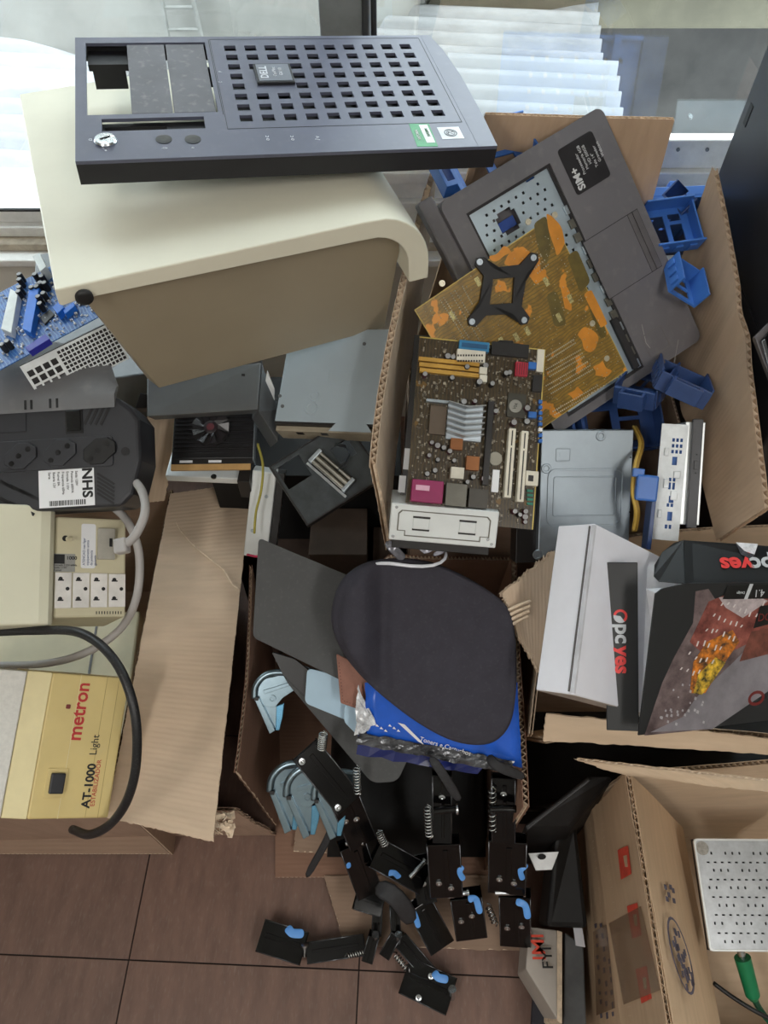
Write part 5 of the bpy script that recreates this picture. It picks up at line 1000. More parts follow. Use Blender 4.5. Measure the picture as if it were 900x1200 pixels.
mb.add(vs, [(i * (ny + 1) + j, (i + 1) * (ny + 1) + j, (i + 1) * (ny + 1) + j + 1, i * (ny + 1) + j + 1) for i in range(nx) for j in range(ny)]); mb.part('filler_bag_body', INB, ib, smooth=True)
# ------------------------------------------------------------------ galvanised brackets
GAL = mat('blue_zinc_steel', (128, 146, 156), .28, .9, var=.08, scale=30)
def bracket(label, px, py, t, rot=0., sc=1., n=NV):
    F = planeF(px, py, t, n); M = F.M @ Matrix.Rotation(rot, 4, 'Z') @ Matrix.Scale(sc, 4); b = thing('hinge_bracket', label, 'bracket', M, 'zinc hinge brackets in the centre carton'); k = .00128
    Lp = lambda x, y: ((x - 320) * k, (820 - y) * k)
    arc = [(297, 818), (298, 805), (304, 795), (314, 788), (328, 786), (345, 788)]
    MB().tube([(*Lp(*p), .0) for p in arc], .0052, 8).part('rim', GAL, b, smooth=True)
    MB().prism([Lp(*p) for p in ((300, 816), (302, 803), (310, 794), (328, 790), (348, 791), (350, 806), (332, 818), (322, 830), (308, 828))], -.004, -.001).part('plate', GAL, b, bevel=.0006)
    MB().prism([Lp(*p) for p in ((308, 808), (344, 797), (345, 801), (309, 813))], -.001, .002).part('guide_rail', GAL, b, bevel=.0006)
    MB().prism([Lp(*p) for p in ((297, 819), (303, 817), (323, 858), (316, 862))], -.006, .004).part('leg', GAL, b, bevel=.0012)
    MB().prism([Lp(*p) for p in ((324, 828), (334, 824), (332, 842), (328, 858), (323, 858))], -.006, .001).part('inner_leg', mat('zinc_blue_face', (104, 158, 190), .25, .8), b, bevel=.001)
    MB().prism([Lp(*p) for p in ((303, 817), (324, 828), (323, 857))], -.006, -.003).part('web', GAL, b)
    x, y = Lp(319, 819); MB().lathe([(.006, -.001), (.006, .0012), (.0035, .0012), (.003, .0004), (.0003, .0004)], (x, y, 0), 18).part('rivet', GAL, b, smooth='angle'); x, y = Lp(300, 818); MB().cbox((x, y, .001), (.006, .005, .011)).part('stop', BLACK, b)
    return b
bracket('zinc hinge bracket alone at the upper left of the centre carton', 320, 820, 1.22)
bracket('leftmost of the three zinc brackets hanging over the carton front', 341, 931, 1.19, -.06, 1.12)
bracket('middle one of the three zinc brackets hanging over the carton front', 361, 936, 1.165, -.02, 1.12)
bracket('zinc bracket half hidden by the black arm, right of the other two', 392, 940, 1.16, -.02, 1.05)
# ------------------------------------------------------------------ black spring arms with blue clips
ARM = mat('black_arm_steel', (8, 8, 9), .16, .0, var=.15, scale=20, spec=.4); CLP = mat('light_blue_clip', (96, 160, 236), .4, var=.04); SPR = mat('spring_steel', (196, 200, 200), .25, 1., var=.05)
def vb(a, b):
    m = (a + b) / 2; x = b - a; return basis(m, x, (CP - m).cross(x))
def link(par, a, b, w, h=.02, name='link', riv=((.25, .2), (.25, -.2)), ch=True):
    B_ = vb(a, b); L_ = (b - a).length / 2; mb = MB(); mb.T = B_; w2 = w / 2
    if ch:   # folded channel: web and two side flanges
        mb.box((-L_, -w2, h / 2 - .002), (L_, w2, h / 2)); mb.box((-L_, -w2, -h / 2), (L_, -w2 + .002, h / 2 - .002)); mb.box((-L_, w2 - .002, -h / 2), (L_, w2, h / 2 - .002)); mb.box((-L_ * .97, -w2 + .002, -h / 2), (L_ * .97, w2 - .002, -h / 2 + .002))
    else: mb.box((-L_, -w2, -h / 2), (L_, w2, h / 2))
    o = mb.part(name, ARM, par, bevel=.0026)
    for sy in (-1, 1):
        g_ = MB(); g_.T = B_; g_.tube([(-L_ * .96, sy * (w2 - .0012), h / 2 - .0004), (L_ * .96, sy * (w2 - .0012), h / 2 - .0004)], .0010, 6, 1); g_.part('edge_highlight', mat('edge_highlight_grey', (96, 98, 102), .25, .7, var=.4, scale=60), o, smooth=True)  # thin grey strips paint highlights along the link's long edges
    g_ = MB(); g_.T = B_; g_.box((-L_ * .80, -w * .03, h / 2), (L_ * .80, w * .12, h / 2 + .0016)); g_.part('pressed_rib', ARM, o, bevel=.0012)
    for u, v in riv: r = MB(); r.T = B_; r.lathe([(.0052, h / 2), (.0048, h / 2 + .0022), (.0022, h / 2 + .0026), (.0003, h / 2 + .0014)], (u * L_ * 2, v * w, 0), 12); r.part('rivet', STEEL, o, smooth='angle')
    return o
def spring(par, a, b, r=.0055, turns=9):
    B_ = vb(a, b); L_ = (b - a).length; pts = []; n = turns * 10
    for i in range(n + 1): u = i / n; pts.append(B_ @ V((-L_ / 2 + L_ * u, r * math.cos(turns * 2 * math.pi * u), r * math.sin(turns * 2 * math.pi * u))))
    pts = [B_ @ V((-L_ / 2 - .006, 0, 0))] + pts + [B_ @ V((L_ / 2 + .006, 0, 0))]
    MB().tube(pts, .0012, 5, 1).part('spring', SPR, par, smooth=True)
def pin(par, a, b, r=.0042): 
    MB().cyl(a, b, r, 14).part('pin', STEEL if r < .0045 else ARM, par, smooth='angle')
    return MB().cyl(b, b + (b - a).normalized() * .003, r * 1.5, 14).part('pin_head', STEEL, par, smooth='angle')
def clip(par, a, mid, b, w=.010):
    P_ = [a, (a + mid) / 2 + (CP - mid).normalized() * .002, mid, (mid + b) / 2, b]; mb = MB(); vs = []
    for i, p in enumerate(P_):
        d = (P_[min(i + 1, 4)] - P_[max(i - 1, 0)]).normalized(); s_ = d.cross(CP - p).normalized() * w / 2; vs += [p - s_, p + s_]
    mb.add(vs, [(2 * i, 2 * i + 1, 2 * i + 3, 2 * i + 2) for i in range(4)]); o = mb.part('clip', CLP, par, label='light blue plastic clip'); so = o.modifiers.new('thickness', 'SOLIDIFY'); so.thickness = .0022; so.offset = 0; sb = o.modifiers.new('smooth', 'SUBSURF'); sb.levels = sb.render_levels = 2; o.data.shade_smooth()
def arm(label): return thing('spring_arm', label, 'spring arm', None, 'black spring arms spilling from the centre carton')
Z = lambda x, y, z: at(x, y, z=z)
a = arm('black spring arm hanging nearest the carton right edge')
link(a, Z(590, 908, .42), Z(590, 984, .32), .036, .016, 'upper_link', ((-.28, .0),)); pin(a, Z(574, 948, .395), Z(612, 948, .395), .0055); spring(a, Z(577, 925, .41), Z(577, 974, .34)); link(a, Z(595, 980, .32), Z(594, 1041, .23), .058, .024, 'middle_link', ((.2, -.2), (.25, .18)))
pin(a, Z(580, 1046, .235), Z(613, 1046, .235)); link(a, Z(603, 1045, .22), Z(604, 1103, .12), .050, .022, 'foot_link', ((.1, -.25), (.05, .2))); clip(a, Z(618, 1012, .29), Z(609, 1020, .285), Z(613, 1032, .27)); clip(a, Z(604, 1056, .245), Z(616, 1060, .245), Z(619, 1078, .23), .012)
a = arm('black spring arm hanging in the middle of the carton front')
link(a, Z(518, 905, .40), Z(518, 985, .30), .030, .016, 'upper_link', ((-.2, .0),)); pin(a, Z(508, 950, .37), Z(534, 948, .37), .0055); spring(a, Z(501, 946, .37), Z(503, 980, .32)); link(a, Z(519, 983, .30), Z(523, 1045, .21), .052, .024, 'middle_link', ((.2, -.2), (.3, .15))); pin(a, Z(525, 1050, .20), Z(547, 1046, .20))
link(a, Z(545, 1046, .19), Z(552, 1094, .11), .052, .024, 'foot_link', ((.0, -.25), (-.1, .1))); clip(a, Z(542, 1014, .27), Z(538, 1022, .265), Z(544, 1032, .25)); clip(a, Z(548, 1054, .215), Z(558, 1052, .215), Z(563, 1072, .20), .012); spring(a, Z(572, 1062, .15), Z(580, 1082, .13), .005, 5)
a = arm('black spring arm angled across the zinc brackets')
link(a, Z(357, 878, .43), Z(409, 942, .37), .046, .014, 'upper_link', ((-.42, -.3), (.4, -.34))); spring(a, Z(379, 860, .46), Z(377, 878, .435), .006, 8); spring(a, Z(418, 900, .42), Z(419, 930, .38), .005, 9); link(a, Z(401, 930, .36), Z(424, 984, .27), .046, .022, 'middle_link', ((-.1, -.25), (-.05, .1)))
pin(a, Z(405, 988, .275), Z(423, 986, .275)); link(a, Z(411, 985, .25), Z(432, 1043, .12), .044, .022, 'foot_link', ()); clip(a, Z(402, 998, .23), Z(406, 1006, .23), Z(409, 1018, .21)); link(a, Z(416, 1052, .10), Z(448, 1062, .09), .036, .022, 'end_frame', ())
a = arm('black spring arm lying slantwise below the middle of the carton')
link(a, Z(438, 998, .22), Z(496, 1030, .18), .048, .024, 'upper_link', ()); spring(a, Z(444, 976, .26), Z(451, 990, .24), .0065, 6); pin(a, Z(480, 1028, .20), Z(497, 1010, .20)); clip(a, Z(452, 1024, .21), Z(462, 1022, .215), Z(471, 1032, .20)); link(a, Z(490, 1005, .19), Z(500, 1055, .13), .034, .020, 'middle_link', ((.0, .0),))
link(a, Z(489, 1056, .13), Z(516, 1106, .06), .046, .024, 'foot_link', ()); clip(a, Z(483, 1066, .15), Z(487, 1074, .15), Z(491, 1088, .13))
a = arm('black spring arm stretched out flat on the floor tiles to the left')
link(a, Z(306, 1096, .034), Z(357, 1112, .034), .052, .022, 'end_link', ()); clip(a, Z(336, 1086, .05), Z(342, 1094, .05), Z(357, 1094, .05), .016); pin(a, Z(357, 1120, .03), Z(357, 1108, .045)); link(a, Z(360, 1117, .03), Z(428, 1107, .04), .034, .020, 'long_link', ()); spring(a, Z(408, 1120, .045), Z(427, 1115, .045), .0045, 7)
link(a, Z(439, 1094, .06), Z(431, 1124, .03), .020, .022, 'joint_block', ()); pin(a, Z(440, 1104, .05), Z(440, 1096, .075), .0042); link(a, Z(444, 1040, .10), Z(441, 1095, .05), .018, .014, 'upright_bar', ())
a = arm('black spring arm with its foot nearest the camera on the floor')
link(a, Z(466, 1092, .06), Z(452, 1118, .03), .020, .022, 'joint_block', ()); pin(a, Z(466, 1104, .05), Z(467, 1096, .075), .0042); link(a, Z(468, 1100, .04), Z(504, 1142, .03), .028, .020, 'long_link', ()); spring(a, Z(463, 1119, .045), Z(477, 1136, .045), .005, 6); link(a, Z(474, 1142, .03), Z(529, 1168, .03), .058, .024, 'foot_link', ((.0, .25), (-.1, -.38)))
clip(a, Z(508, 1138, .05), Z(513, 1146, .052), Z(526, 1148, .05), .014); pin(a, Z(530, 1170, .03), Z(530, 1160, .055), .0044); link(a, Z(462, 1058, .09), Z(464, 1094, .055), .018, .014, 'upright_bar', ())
# ------------------------------------------------------------------ right: carton with the boxed headset packs
cp_ = thing('cardboard_carton', 'torn carton holding the white box and the black printed box', 'carton', TR(.5, .5, 0))
LB, LFr = at(651, 642, z=.55), at(622, 862, z=.47)
sheet('wall_panel', cp_, [V((LB.x, LB.y, .0)), V((LFr.x + .05, LFr.y + .16, 0)), LFr, LB], flute='v', m=KRAFTV, jag=.002, seed=31)
FR = at(1010, 880, z=.48); BRr = at(1010, 640, z=.56)
sheet('wall_panel', cp_, [V((LFr.x + .05, LFr.y + .16, .0)), V((FR.x, LFr.y + .16, 0)), FR, at(640, 868, z=.47)], flute='v', m=KTAN, bow=-.02, jag=.0012, seed=32, th=.007)
sheet('wall_panel', cp_, [V((BRr.x, LB.y + .01, 0)), V((LB.x, LB.y + .01, 0)), at(652, 640, z=.55), BRr + V((0, .02, .03))], flute='v', m=KTAN, bow=.012, seed=33)
sheet('bottom_panel', cp_, [V((.26, .52, .005)), V((.75, .52, .005)), V((.75, .65, .005)), V((.24, .65, .005))], flute='v', m=KDARK)
sheet('flap', cp_, [at(588, 694, t=1.04), at(602, 738, t=1.045), at(642, 806, t=1.05), at(648, 646, t=1.10)], flute='u', m=cardboard('kraft_board_pale', (214, 186, 156), 1, .5), jag=.0035, seed=34, nu=8, nv=8, th=.006)
sheet('flap', cp_, [at(640, 836, z=.50), at(905, 866, z=.50), at(905, 884, z=.475), at(636, 868, z=.475)], flute='u', m=KTAN, jag=.001, seed=36, nu=8, nv=3, bow=.004)
rt = MB(); FT = planeF(606, 712, 1.035)
for k in range(4):
    p = FT.L(593 + k, 716 + k * 6, .002); q = FT.L(622 - k * 1, 704 + k * 6, .002); rt.tube([p, (p + q) / 2 + V((0, .001, .001)), q], .0022, 6, 4)
o = rt.part('torn_flutes', KEDGE, None, stuff=True); o.matrix_world = FT.M; o.parent = cp_; o.matrix_parent_inverse = cp_.matrix_world.inverted()
# plain white box
PW = mat('white_boxboard', (232, 232, 240), .6, var=.02)
F = fit([(676, 815), (775, 842), (800, 665), (693, 612)], .985, (.62, -.40, .68), 1.6); hw, hh = F.w / 2, F.h / 2
wb = thing('white_box', 'plain white cardboard box standing left of the black printed box', 'box', F.M)
MB().box((-hw, -hh, -.055), (hw, hh, 0)).part('body', PW, wb, bevel=.0015); MB().box((-hw - .0006, -hh * .98, -.004), (-hw + .003, hh * .98, .0008)).part('lid_edge', mat('white_board_edge', (200, 200, 206), .7), wb); MB().box((-hw - .0012, -hh * .97, -.0075), (-hw - .0002, hh * .97, -.0052)).part('lid_gap', mat('grey_gap', (96, 92, 92), .8), wb)
MB().box((-hw * .99, -hh - .0006, -.054), (hw * .99, -hh, -.001)).part('end_flap', mat('shaded_board_end', (168, 156, 146), .8), wb)  # bottom end of the white box coloured darker for its shaded side
# black printed box
PB = mat('black_coated_board', (30, 32, 34), .38, var=.06, scale=10); WIN = mat('white_box_inside', (226, 226, 230), .7)
F = fit([(748, 862), (1010, 824), (1030, 672), (766, 692)], .955, (.25, -.62, .74), 1.6); hw, hh = F.w / 2, F.h / 2
bb = thing('printed_box', 'black printed product box with its lid strip open and fiery artwork', 'box', F.M)
lx = lambda x, y, z=0: tuple(F.L(x, y, z)[:2])
MB().prism([lx(748, 862), lx(1010, 832), lx(1020, 680), lx(803, 684), lx(776, 690), lx(768, 696)], -.002, 0).part('front_panel', PB, bb, bevel=.0006)
MB().prism([lx(800, 832), lx(1000, 806), lx(1010, 690), lx(782, 700)], -.04, -.004).part('inner_tray', WIN, bb, bevel=.001)
IB = bb.matrix_world.inverted()
def slab(par, nm, P_, m, th=.0015):
    I = par.matrix_world.inverted(); q = [I @ p for p in P_]; n_ = (q[1] - q[0]).cross(q[2] - q[0]).normalized() * th; k = len(q)
    o = MB().add(q + [p - n_ for p in q], [tuple(range(k)), tuple(range(k, 2 * k))[::-1]] + [(i, k + i, k + (i + 1) % k, (i + 1) % k) for i in range(k)]).part(nm, m, par)
    bm = bmesh.new(); bm.from_mesh(o.data); bmesh.ops.recalc_face_normals(bm, faces=bm.faces); bm.to_mesh(o.data); bm.free(); return o
ph = (F.M @ F.L(803, 683)); tt = lambda x, y: at(x, y, t=((ph - CP).dot(FW)) + .02)
slab(bb, 'lid_strip', [at(803, 684, t=.962), at(1020, 680, t=.935), at(1020, 648, t=.985), at(801, 633, t=.995)], PB)
slab(bb, 'tuck_flap', [at(803, 684, t=.965), at(801, 633, t=.998), at(790, 636, t=1.0), at(776, 647, t=1.0), at(767, 662, t=.995), at(766, 675, t=.985), at(772, 681, t=.975)], PB)
slab(bb, 'side_tray', [at(749, 840, t=.985), at(800, 690, t=1.01), at(800, 655, t=1.03), at(749, 660, t=1.02)], WIN)
FS = fit([(712, 853), (748, 860), (748, 657), (709, 661)], .955, (-.15, -.55, .82), 1.6); sw_, sh_ = FS.w / 2, FS.h / 2
SP = Matrix(IB @ FS.M)
sp = MB().box((-sw_, -sh_, -.004), (sw_, sh_, 0)).part('side_panel', PB, bb, bevel=.0008, M=SP)
PRD = mat('bright_red_print', (226, 62, 60), .5, var=.02); PGR = mat('pale_grey_print', (196, 200, 204), .5, var=.02)
p = FS.L(728, 731); text(sp, 'pc', .026, TR(FS.L(729, 731).x, FS.L(728, 731).y, .0004, -math.pi / 2), PGR, bold=.03); text(sp, 'yes', .026, TR(FS.L(729, 762).x, FS.L(729, 757.5).y, .0004, -math.pi / 2), PRD, bold=.03)
p = FS.L(727, 722)
MB().prism([(p.x + .0085 * math.cos(k * .393), p.y + .0085 * math.sin(k * .393)) for k in range(16)], .0002, .0005, [(p.x + .0055 * math.cos(k * .393), p.y + .0055 * math.sin(k * .393)) for k in range(16)]).part('emblem', PRD, sp); MB().prism([(p.x + .0085 * math.cos(k * .393 + 3), p.y + .0085 * math.sin(k * .393 + 3)) for k in range(7)] + [(p.x, p.y)], .0004, .0007).part('emblem', PGR, sp)
FSt = Frame(basis(at(803, 684, t=.962), at(1020, 680, t=.935) - at(803, 684, t=.962), at(801, 633, t=.995) - at(803, 684, t=.962)), 0, 0)
st = bpy.data.objects.new('lid_print', None); COL.objects.link(st); st.parent = bb; st.matrix_local = IB @ FSt.M
p = FSt.L(893, 662); text(st, 'pc', .030, TR(FSt.L(907, 661).x, FSt.L(900, 661).y, .0006, math.pi), PGR, bold=.03); text(st, 'yes', .030, TR(FSt.L(882, 661).x, FSt.L(880, 661).y, .0006, math.pi), PRD, bold=.03)
MB().prism([tuple(FSt.L(*q)[:2]) for q in ((862, 636), (888, 638), (884, 650), (872, 646))], .0004, .0012).part('torn_sticker', mat('crinkle_white', (220, 220, 224), .35, var=.2, scale=200), st)
MB().prism([tuple(FSt.L(*q)[:2]) for q in ((862, 637), (874, 647), (884, 651), (878, 655), (868, 650))], .0004, .0010).part('torn_sticker', mat('sticker_back', (60, 60, 66), .4, var=.5, scale=300), st)
# artwork, printed in flat inks
def ink(pts, z, m, nm='print'): return MB().prism([lx(*p) for p in pts], z, z + .00012).part(nm, m, bb)
ink(((755, 862), (835, 854), (900, 808), (900, 740), (860, 735), (830, 690), (815, 693), (812, 730), (790, 770), (776, 800)), .0001, mat('art_smoke', (66, 52, 54), .45, var=.5, scale=30, rgb2=(124, 108, 108)))
ink(((762, 858), (835, 854), (985, 752), (985, 715), (900, 735), (860, 775), (815, 818), (800, 840)), .0003, mat('art_grey', (128, 124, 130), .4, var=.25, scale=14))
ink(((808, 752), (830, 705), (862, 692), (985, 690), (985, 730), (900, 742), (860, 762), (826, 768)), .0004, mat('art_red', (88, 36, 32), .45, var=.4, scale=40, rgb2=(162, 92, 80)))
ink(((842, 700), (880, 696), (900, 704), (870, 724), (850, 712)), .0005, mat('art_white', (176, 164, 166), .5, var=.25, scale=60))
ink(((808, 812), (812, 776), (828, 752), (858, 738), (866, 752), (846, 780), (826, 812)), .0006, mat('art_orange', (60, 44, 30), .45, var=.5, scale=85, rgb2=(232, 136, 36)))
ink(((812, 812), (818, 790), (838, 770), (850, 776), (836, 796), (822, 814)), .0007, mat('art_yellow', (40, 44, 26), .45, var=.5, scale=120, rgb2=(240, 196, 60)))
ink(((866, 775), (905, 765), (905, 735), (880, 740)), .00065, mat('art_rust', (110, 62, 50), .45, var=.4, scale=50))
rn = random.Random(5); WD = mat('art_dash', (214, 206, 204), .5)
for r_ in range(7):
    x0, y0 = 856 - r_ * 9.5, 690 + r_ * 15
    for k in range(7 - r_ // 2):
        x, y = x0 + k * 6.5 + rn.uniform(-1, 1), y0 + k * 2 + rn.uniform(-2, 2); h_ = rn.uniform(3, 7); ink(((x, y), (x + 1.6, y + .2), (x - .6, y + h_), (x - 2.2, y + h_ - .2)), .0009, WD)
for _ in range(26):
    x, y = rn.uniform(764, 824), rn.uniform(800, 846); x = max(x, 764 + (846 - y) * .2); s_ = rn.uniform(1.5, 3.5); ink(((x, y), (x + s_ * .7, y + s_ * .3), (x + s_ * .5, y + s_ * 1.3), (x - s_ * .3, y + s_)), .0009, mat('art_dash_2', (172, 168, 172), .5))
ink(((852, 686), (985, 682), (985, 700), (846, 702)), .001, mat('deep_black', (6, 6, 7), .3), 'caption_bar')
for x in (862, 882): text(bb, 'Design' if x == 862 else '4.1', .0045 if x == 862 else .013, TR(*lx(x + 10 if x < 880 else x + 13, 694), .0013, math.pi), PGR, 'caption')
MB().prism([lx(*p) for p in ((871, 702), (875, 702), (882, 684), (878, 684))], .0011, .0013).part('caption_line', PGR, bb)
ink(((882, 736), (905, 730), (905, 708), (890, 710)), .0011, mat('deep_black', (6, 6, 7), .3)); text(bb, 'DO', .014, TR(*lx(887, 724), .0014), mat('dark_red', (110, 30, 26), .5), 'caption')
c = lx(886, 818); MB().prism([(c[0] + .013 * math.cos(k * .393), c[1] + .010 * math.sin(k * .393)) for k in range(16)], .0003, .0005, [(c[0] + .009 * math.cos(k * .393), c[1] + .006 * math.sin(k * .393)) for k in range(16)]).part('emblem', mat('dark_red', (110, 30, 26), .5), bb)
# ------------------------------------------------------------------ low right carton
X0, Zt = .345, .45
cl_ = thing('cardboard_carton', 'low tan carton with red stamps and taped side at the lower right', 'carton', TR(.5, .1, 0)); KST = cardboard('kraft_board_stamped', (196, 162, 126), 1, .25)
sheet('wall_panel', cl_, [V((X0 + .005, .325, .0)), V((X0 - .01, -.25, 0)), V((X0 - .008, -.25, Zt)), at(736, 906, z=Zt)], flute='v', m=KST, th=.008, pitch=.01, jag=.0015, seed=41, crease=[('v', .55, .004), ('v', .3, -.003)])
sheet('flap', cl_, [at(738, 908, z=Zt), V((X0 - .004, -.25, Zt)), V((.505, -.25, .16)), at(799, 970, Y=.315)], flute='v', m=cardboard('kraft_board_stamped_flap', (204, 170, 132), 1, .15), th=.005, seed=42, bow=-.004)
sheet('wall_panel', cl_, [V((.345, .33, 0)), V((.95, .33, 0)), V((.95, .36, .47)), at(737, 905, Y=.33)], flute='v', m=KTAN, th=.007, jag=.001, seed=43, bowv=-.012)
sheet('flap', cl_, [at(672, 889, t=1.07), at(736, 908, t=1.07), at(905, 927, t=1.03), at(905, 915, t=1.04)], flute='u', m=KTAN, th=.005, jag=.003, seed=44, nu=6, nv=6)
sheet('bottom_panel', cl_, [V((.345, -.25, .005)), V((.95, -.25, .005)), V((.95, .33, .005)), V((.345, .33, .005))], flute='v', m=KTAN)
sheet('inner_flap', cl_, [V((.50, .0, .14)), V((.92, .0, .14)), V((.92, -.25, .13)), V((.50, -.25, .13))], flute='v', m=KTAN, seed=45)
FWL = Frame(basis(V((X0, .325, Zt)), V((0, -1, 0)), V((.0, 0, 1))), 0, 0); WI = cl_.matrix_world.inverted()
if FWL.M.col[2].x > 0: FWL = Frame(basis(V((X0, .325, Zt)), V((0, 1, 0)), V((0, 0, -1))), 0, 0)
sg = bpy.data.objects.new('stamps', None); COL.objects.link(sg); sg.parent = cl_; sg.matrix_local = WI @ FWL.M
def wq(*pp): return [tuple(FWL.L(*p, .007)[:2]) for p in pp]
STR_ = mat('red_stamp_ink', (206, 70, 50), .7, var=.15, scale=60); BLI = mat('blue_black_stamp', (82, 76, 92), .7, var=.3, scale=120)
for a, b, c, d in (((724, 996), (736, 991), (740, 1024), (728, 1031)), ((735, 1062), (747, 1058), (752, 1096), (741, 1100)), ((745, 1136), (758, 1132), (764, 1170), (752, 1176))):
    MB().prism(wq(a, b, c, d), .0072, .0075).part('red_mark', STR_, sg); cx, cy = (a[0] + c[0]) / 2, (a[1] + c[1]) / 2; MB().prism(wq((cx - 1, cy - 7), (cx + 3, cy - 8), (cx + 4, cy + 6), (cx + 1, cy + 6)), .0075, .0078).part('mark_window', KST, sg)
for k in range(3):
    for j in range(9):
        x, y = 697 + k * 7 + j * .9 + rn.uniform(-1, 1), 1082 + j * 13 + rn.uniform(-3, 3); s_ = rn.uniform(3, 7); MB().prism(wq((x, y), (x + 2.5, y - 1), (x + 3, y + s_), (x + .8, y + s_ + 1)), .0075, .0079).part('printed_mark', BLI, sg)
tp = mat('clear_brown_tape', (150, 122, 98), .15, var=.1, scale=20); tp.node_tree.nodes['Principled BSDF'].inputs['Alpha'].default_value = .34
MB().prism(wq((696, 1092), (752, 1062), (775, 1160), (700, 1190)), .0082, .0085).part('packing_tape', tp, sg)
FFL = Frame(basis(V((.345, .32, Zt)), V((.0, -1, 0)), V((.16, 0, -.29))), 0, 0)
if FFL.M.col[2].z < 0: FFL = Frame(basis(V((.345, .32, Zt)), V((0, 1, 0)), V((.16, 0, -.29))), 0, 0)
sg2 = bpy.data.objects.new('flap_stamps', None); COL.objects.link(sg2); sg2.parent = cl_; sg2.matrix_local = WI @ FFL.M
def fq(*pp): return [tuple(FFL.L(*p, .007)[:2]) for p in pp]
for x, y in ((779, 1036), (783, 1045), (788, 1040), (781, 1050), (789, 1052), (785, 1036)): MB().prism(fq((x, y), (x + 3, y + 1), (x + 4, y + 7), (x + 1, y + 6)), .0055, .006).part('printed_mark', BLI, sg2)
cx, cy = 799, 1120; ring = [(cx + 10 * math.cos(k * .2618) + 22 * .28 * math.sin(k * .2618) * 2, cy + 46 * math.sin(k * .2618)) for k in range(24)]; rin = [(cx + (x - cx) * .9, cy + (y - cy) * .93) for x, y in ring]
MB().prism(fq(*ring), .0055, .006, fq(*rin)).part('oval_stamp', BLI, sg2)
for k in range(30): u, v = rn.uniform(-.75, .75), rn.uniform(-.8, .8); x, y = cx + 8 * u + 12 * v, cy + 42 * v; MB().prism(fq((x, y), (x + 2, y), (x + 4, y + 8), (x + 2, y + 8)), .0055, .006).part('printed_mark', BLI, sg2)
# keyboard plate inside
F = fit([(837, 1112), (985, 1117), (960, 985), (808, 983)], 1.18, (0, -.25, .97), 1.4); hw, hh = F.w / 2, F.h / 2
kp = thing('keyboard_plate', 'perforated silver keyboard back plate lying in the low carton', 'plate', F.M); hs_ = []
for j in range(11):
    for i in range(16):
        if (j % 2 == 0 and (i * 3 + j) % 4 == 0): continue
        x = -hw + .012 + i * (2 * hw - .02) / 16 + (.003 if j % 2 else 0); y = -hh + .010 + j * (2 * hh - .02) / 11; hs_.append((x, x + (.0045 if j % 2 else .0026), y, y + (.0022 if j % 2 else .004)))
MB().plate(-hw, hw, -hh, hh, hs_, -.002, 0).part('plate', mat('silver_plate', (186, 190, 194), .35, .7, var=.12, scale=40), kp); MB().prism(rrect(-hw - .001, hw + .001, -hh - .001, hh + .001, .006), -.004, .0012, rrect(-hw + .002, hw - .002, -hh + .002, hh - .002, .005)).part('rolled_edge', TIN, kp, bevel=.0006)
MB().box((-hw, -hh, -.014), (hw, hh, -.007)).part('backing', BLACK, kp); c = F.L(823, 994); MB().lathe([(.010, 0), (.010, .0006), (.0005, .0006)], (c.x, c.y, 0), 22).part('round_label', mat('grey_round_label', (150, 148, 142), .6, var=.2, scale=200), kp)
GRN = mat('green_plug_plastic', (24, 124, 80), .35, var=.06); pg = thing('audio_plug', 'green round plug with its cable below the keyboard plate', 'plug', None); A, B = at(870, 1122, t=1.19), at(882, 1166, t=1.19)
MB().cyl(A, B, .0125, 16, .011).part('plug_body', GRN, pg, smooth='angle'); MB().cyl(B, B + (B - A).normalized() * .008, .011, 16, .006).part('strain_relief', GRN, pg, smooth='angle'); MB().cyl(A - (B - A).normalized() * .012, A, .006, 12).part('metal_tip', STEEL, pg, smooth='angle'); MB().tube([B, at(890, 1182, t=1.2), at(905, 1200, t=1.2), at(930, 1215, t=1.2)], .005, 8).part('green_cord', mat('teal_cord', (20, 90, 66), .4), pg, smooth=True)
tag(MB().tube([at(*p) for p in ((836, 1152, None, None, 1.2), (855, 1166, None, None, 1.19), (880, 1182, None, None, 1.175), (910, 1198, None, None, 1.17))], .0035, 8).part('black_cable', BLACK, None, smooth=True), 'thin black cable crossing the green plug in the low carton', 'cable')
gp = thing('black_bag', 'flat black bag added to darken the gap behind the low carton', 'bag', TR(.55, .42, 0))  # black mass added where the gap between the cartons is dark
MB().box((-.33, -.07, 0), (.35, .12, .12)).part('filler_bag_body', mat('dark_filler_cloth', (12, 12, 13), .8, var=.2, scale=30), gp, bevel=.02); MB().tube([(-.3, -.06, .10), (-.28, -.075, .16), (-.2, -.075, .17), (-.17, -.06, .10)], .006, 8).part('filler_bag_handle', BLACK, gp, smooth=True)
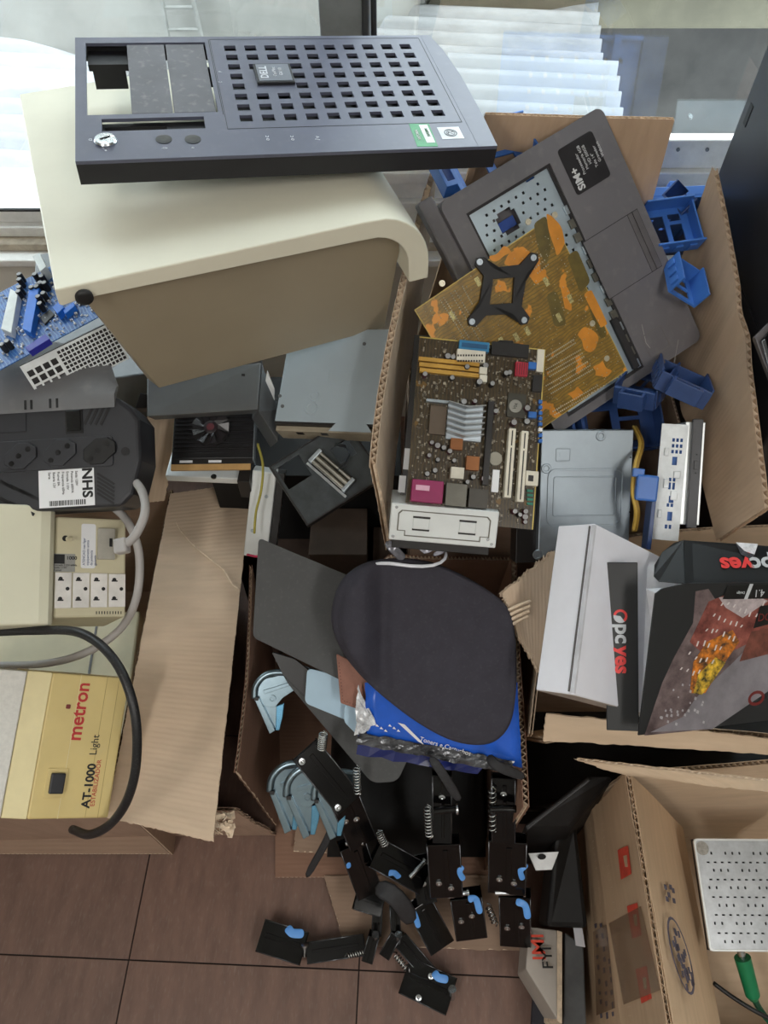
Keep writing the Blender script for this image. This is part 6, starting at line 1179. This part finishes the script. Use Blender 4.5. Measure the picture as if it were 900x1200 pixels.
# between centre and low carton: black bags, a white tab, a printed box on the floor
BAG = mat('black_bag_cloth', (16, 16, 18), .6, var=.2, scale=30)
bg_ = thing('black_bag', 'large black laptop bag squeezed between the centre and the low carton', 'bag', None)
hull(bg_, 'front_side', [Z(612, 968, .30), Z(690, 908, .34), Z(722, 908, .34), Z(672, 968, .28)], V((0, -.02, -.20)), BAG, .008); hull(bg_, 'flap', [Z(640, 1086, .15), Z(690, 1088, .16), Z(676, 965, .22), Z(650, 985, .22)], V((.0, .01, -.08)), BAG, .008); hull(bg_, 'piping', [Z(615, 968, .31), Z(690, 911, .352), Z(692, 915, .352), Z(618, 973, .31)], V((0, .0, -.01)), mat('bag_piping', (40, 40, 42), .5), .002)
tb = thing('metal_tab', 'small white metal tab with a dark hole beside the black bag', 'metal tab', None); hull(tb, 'tab', [Z(628, 1020, .22), Z(647, 1019, .22), Z(655, 998, .235), Z(619, 1000, .235)], V((0, .0, -.003)), mat('white_steel', (226, 230, 232), .4, .2), .0006); hull(tb, 'hole', [Z(635 + 5 * math.cos(k), 1004 + 3.4 * math.sin(k), .2365) for k in [i * .628 for i in range(10)]], V((0, 0, -.001)), INK, .0002)
bxw = thing('printed_carton', 'small white and brown box with red letters standing on the floor', 'box', None); hull(bxw, 'side', [Z(620, 1086, .13), Z(653, 1090, .14), Z(653, 1195, .14), Z(616, 1135, .13)], V((.004, .0, -.12)), mat('greyish_white_board', (176, 168, 160), .7, var=.08, scale=8), .002); hull(bxw, 'top_edge', [Z(653, 1090, .141), Z(659, 1092, .141), Z(659, 1200, .141), Z(653, 1196, .141)], V((.0, .0, -.12)), KEDGE, .001)
for s, px, py, m_, sz in (('IMI', 633, 1126, STR_, .030), ('FYI', 643, 1136, INK, .024)): text(bxw, s, sz, TR(*Z(px, py, .147), math.pi / 2), m_, bold=.01)
dk = thing('storage_box', 'grey box lying on the floor beside the printed white one', 'box', None); hull(dk, 'body', [Z(660, 1210, .12), Z(688, 1210, .12), Z(684, 1108, .12), Z(662, 1092, .12)], V((0, 0, -.11)), mat('dim_grey_board', (96, 98, 100), .6, var=.2, scale=20), .003)
hull(dk, 'label_patch', [Z(672, 1086, .13), Z(682, 1085, .13), Z(686, 1110, .13), Z(675, 1108, .13)], V((0, 0, -.004)), PW, .0005)
dk = thing('storage_box', 'dark blue grey box on the floor left of the printed white one', 'box', None); hull(dk, 'body', [Z(622, 1215, .02), Z(656, 1215, .02), Z(656, 1150, .02), Z(626, 1150, .02)], V((0, 0, -.015)), mat('dark_slate_board', (52, 52, 62), .6), .002)
# ------------------------------------------------------------------ black tower case at the right edge
TWB = mat('black_tower_steel', (34, 34, 38), .38, .2, var=.1, scale=6); tw = thing('tower_case', 'black tower computer case standing at the right edge by the window', 'computer case', TR(.632, .90, .35))
MB().box((-.098, -.20, 0), (.12, .245, .92)).part('body', TWB, tw, bevel=.004); MB().box((-.1, -.20, .45), (-.0975, .245, .453)).part('panel_seam', mat('bag_piping', (40, 40, 42), .5), tw); MB().box((-.101, -.195, .456), (-.098, .24, .90)).part('side_panel', TWB, tw, bevel=.002)
MB().box((-.1018, .21, .60), (-.1008, .222, .63)).part('screw_hole', INK, tw)
ml = thing('laptop_screen', 'black laptop screen frame leaning at the right edge', 'laptop', None); hull(ml, 'frame', [at(884, 395, t=1.0), at(912, 470, t=1.02), at(960, 420, t=1.02), at(912, 368, t=1.0)], V((.01, .02, -.02)), mat('laptop_button', (96, 92, 94), .4), .002); hull(ml, 'panel', [at(892, 400, t=.998), at(914, 460, t=1.018), at(950, 420, t=1.018), at(912, 375, t=.998)], V((.0, .003, -.003)), BLACKG, .001); hull(ml, 'steel_edge', [at(893, 400, t=.995), at(906, 450, t=1.012), at(910, 448, t=1.012), at(897, 397, t=.995)], V((0, .003, -.003)), STEEL, .0005)
# blue panels and a chassis plate stacked between carton and window (seen mirrored in the pane)
pn = thing('blue_tray', 'blue perforated plastic panel propped behind the tall carton, mirrored in the window', 'panel', TR(.40, 1.17, .73, math.radians(4), math.radians(-62)))
hs_ = [(-.10 + i * .03, -.092 + i * .03, -.07 + j * .03, -.062 + j * .03) for i in range(7) for j in range(5)] + [(.0, .06, .0, .05)]
MB().plate(-.16, .12, -.11, .11, hs_, 0, .004).part('panel', BLU, pn); MB().box((-.16, -.11, .004), (.12, -.10, .02)).part('rib', BLU, pn, bevel=.001); MB().box((.06, -.11, .004), (.075, .10, .03)).part('rib', BLU, pn, bevel=.001); MB().box((.12, -.11, -.01), (.17, .08, .02)).part('hinge_bar', BLUD, pn, bevel=.002)
pc2 = thing('chassis_plate', 'grey chassis plate with screws behind the tower, mirrored in the window', 'panel', TR(.72, 1.27, .66, 0, math.radians(-60)))
MB().plate(-.12, .14, -.10, .12, [(-.05, .05, -.04, .05)], 0, .003).part('plate', GS, pc2, bevel=.0006); MB().box((-.04, -.03, -.01), (.04, .04, -.004)).part('drive_bay', DG, pc2)
for x, y in ((-.09, .09), (-.09, -.07), (.1, .09)): MB().lathe([(.006, .003), (.005, .006), (.001, .006)], (x, y, 0), 12).part('screw', STEEL, pc2)
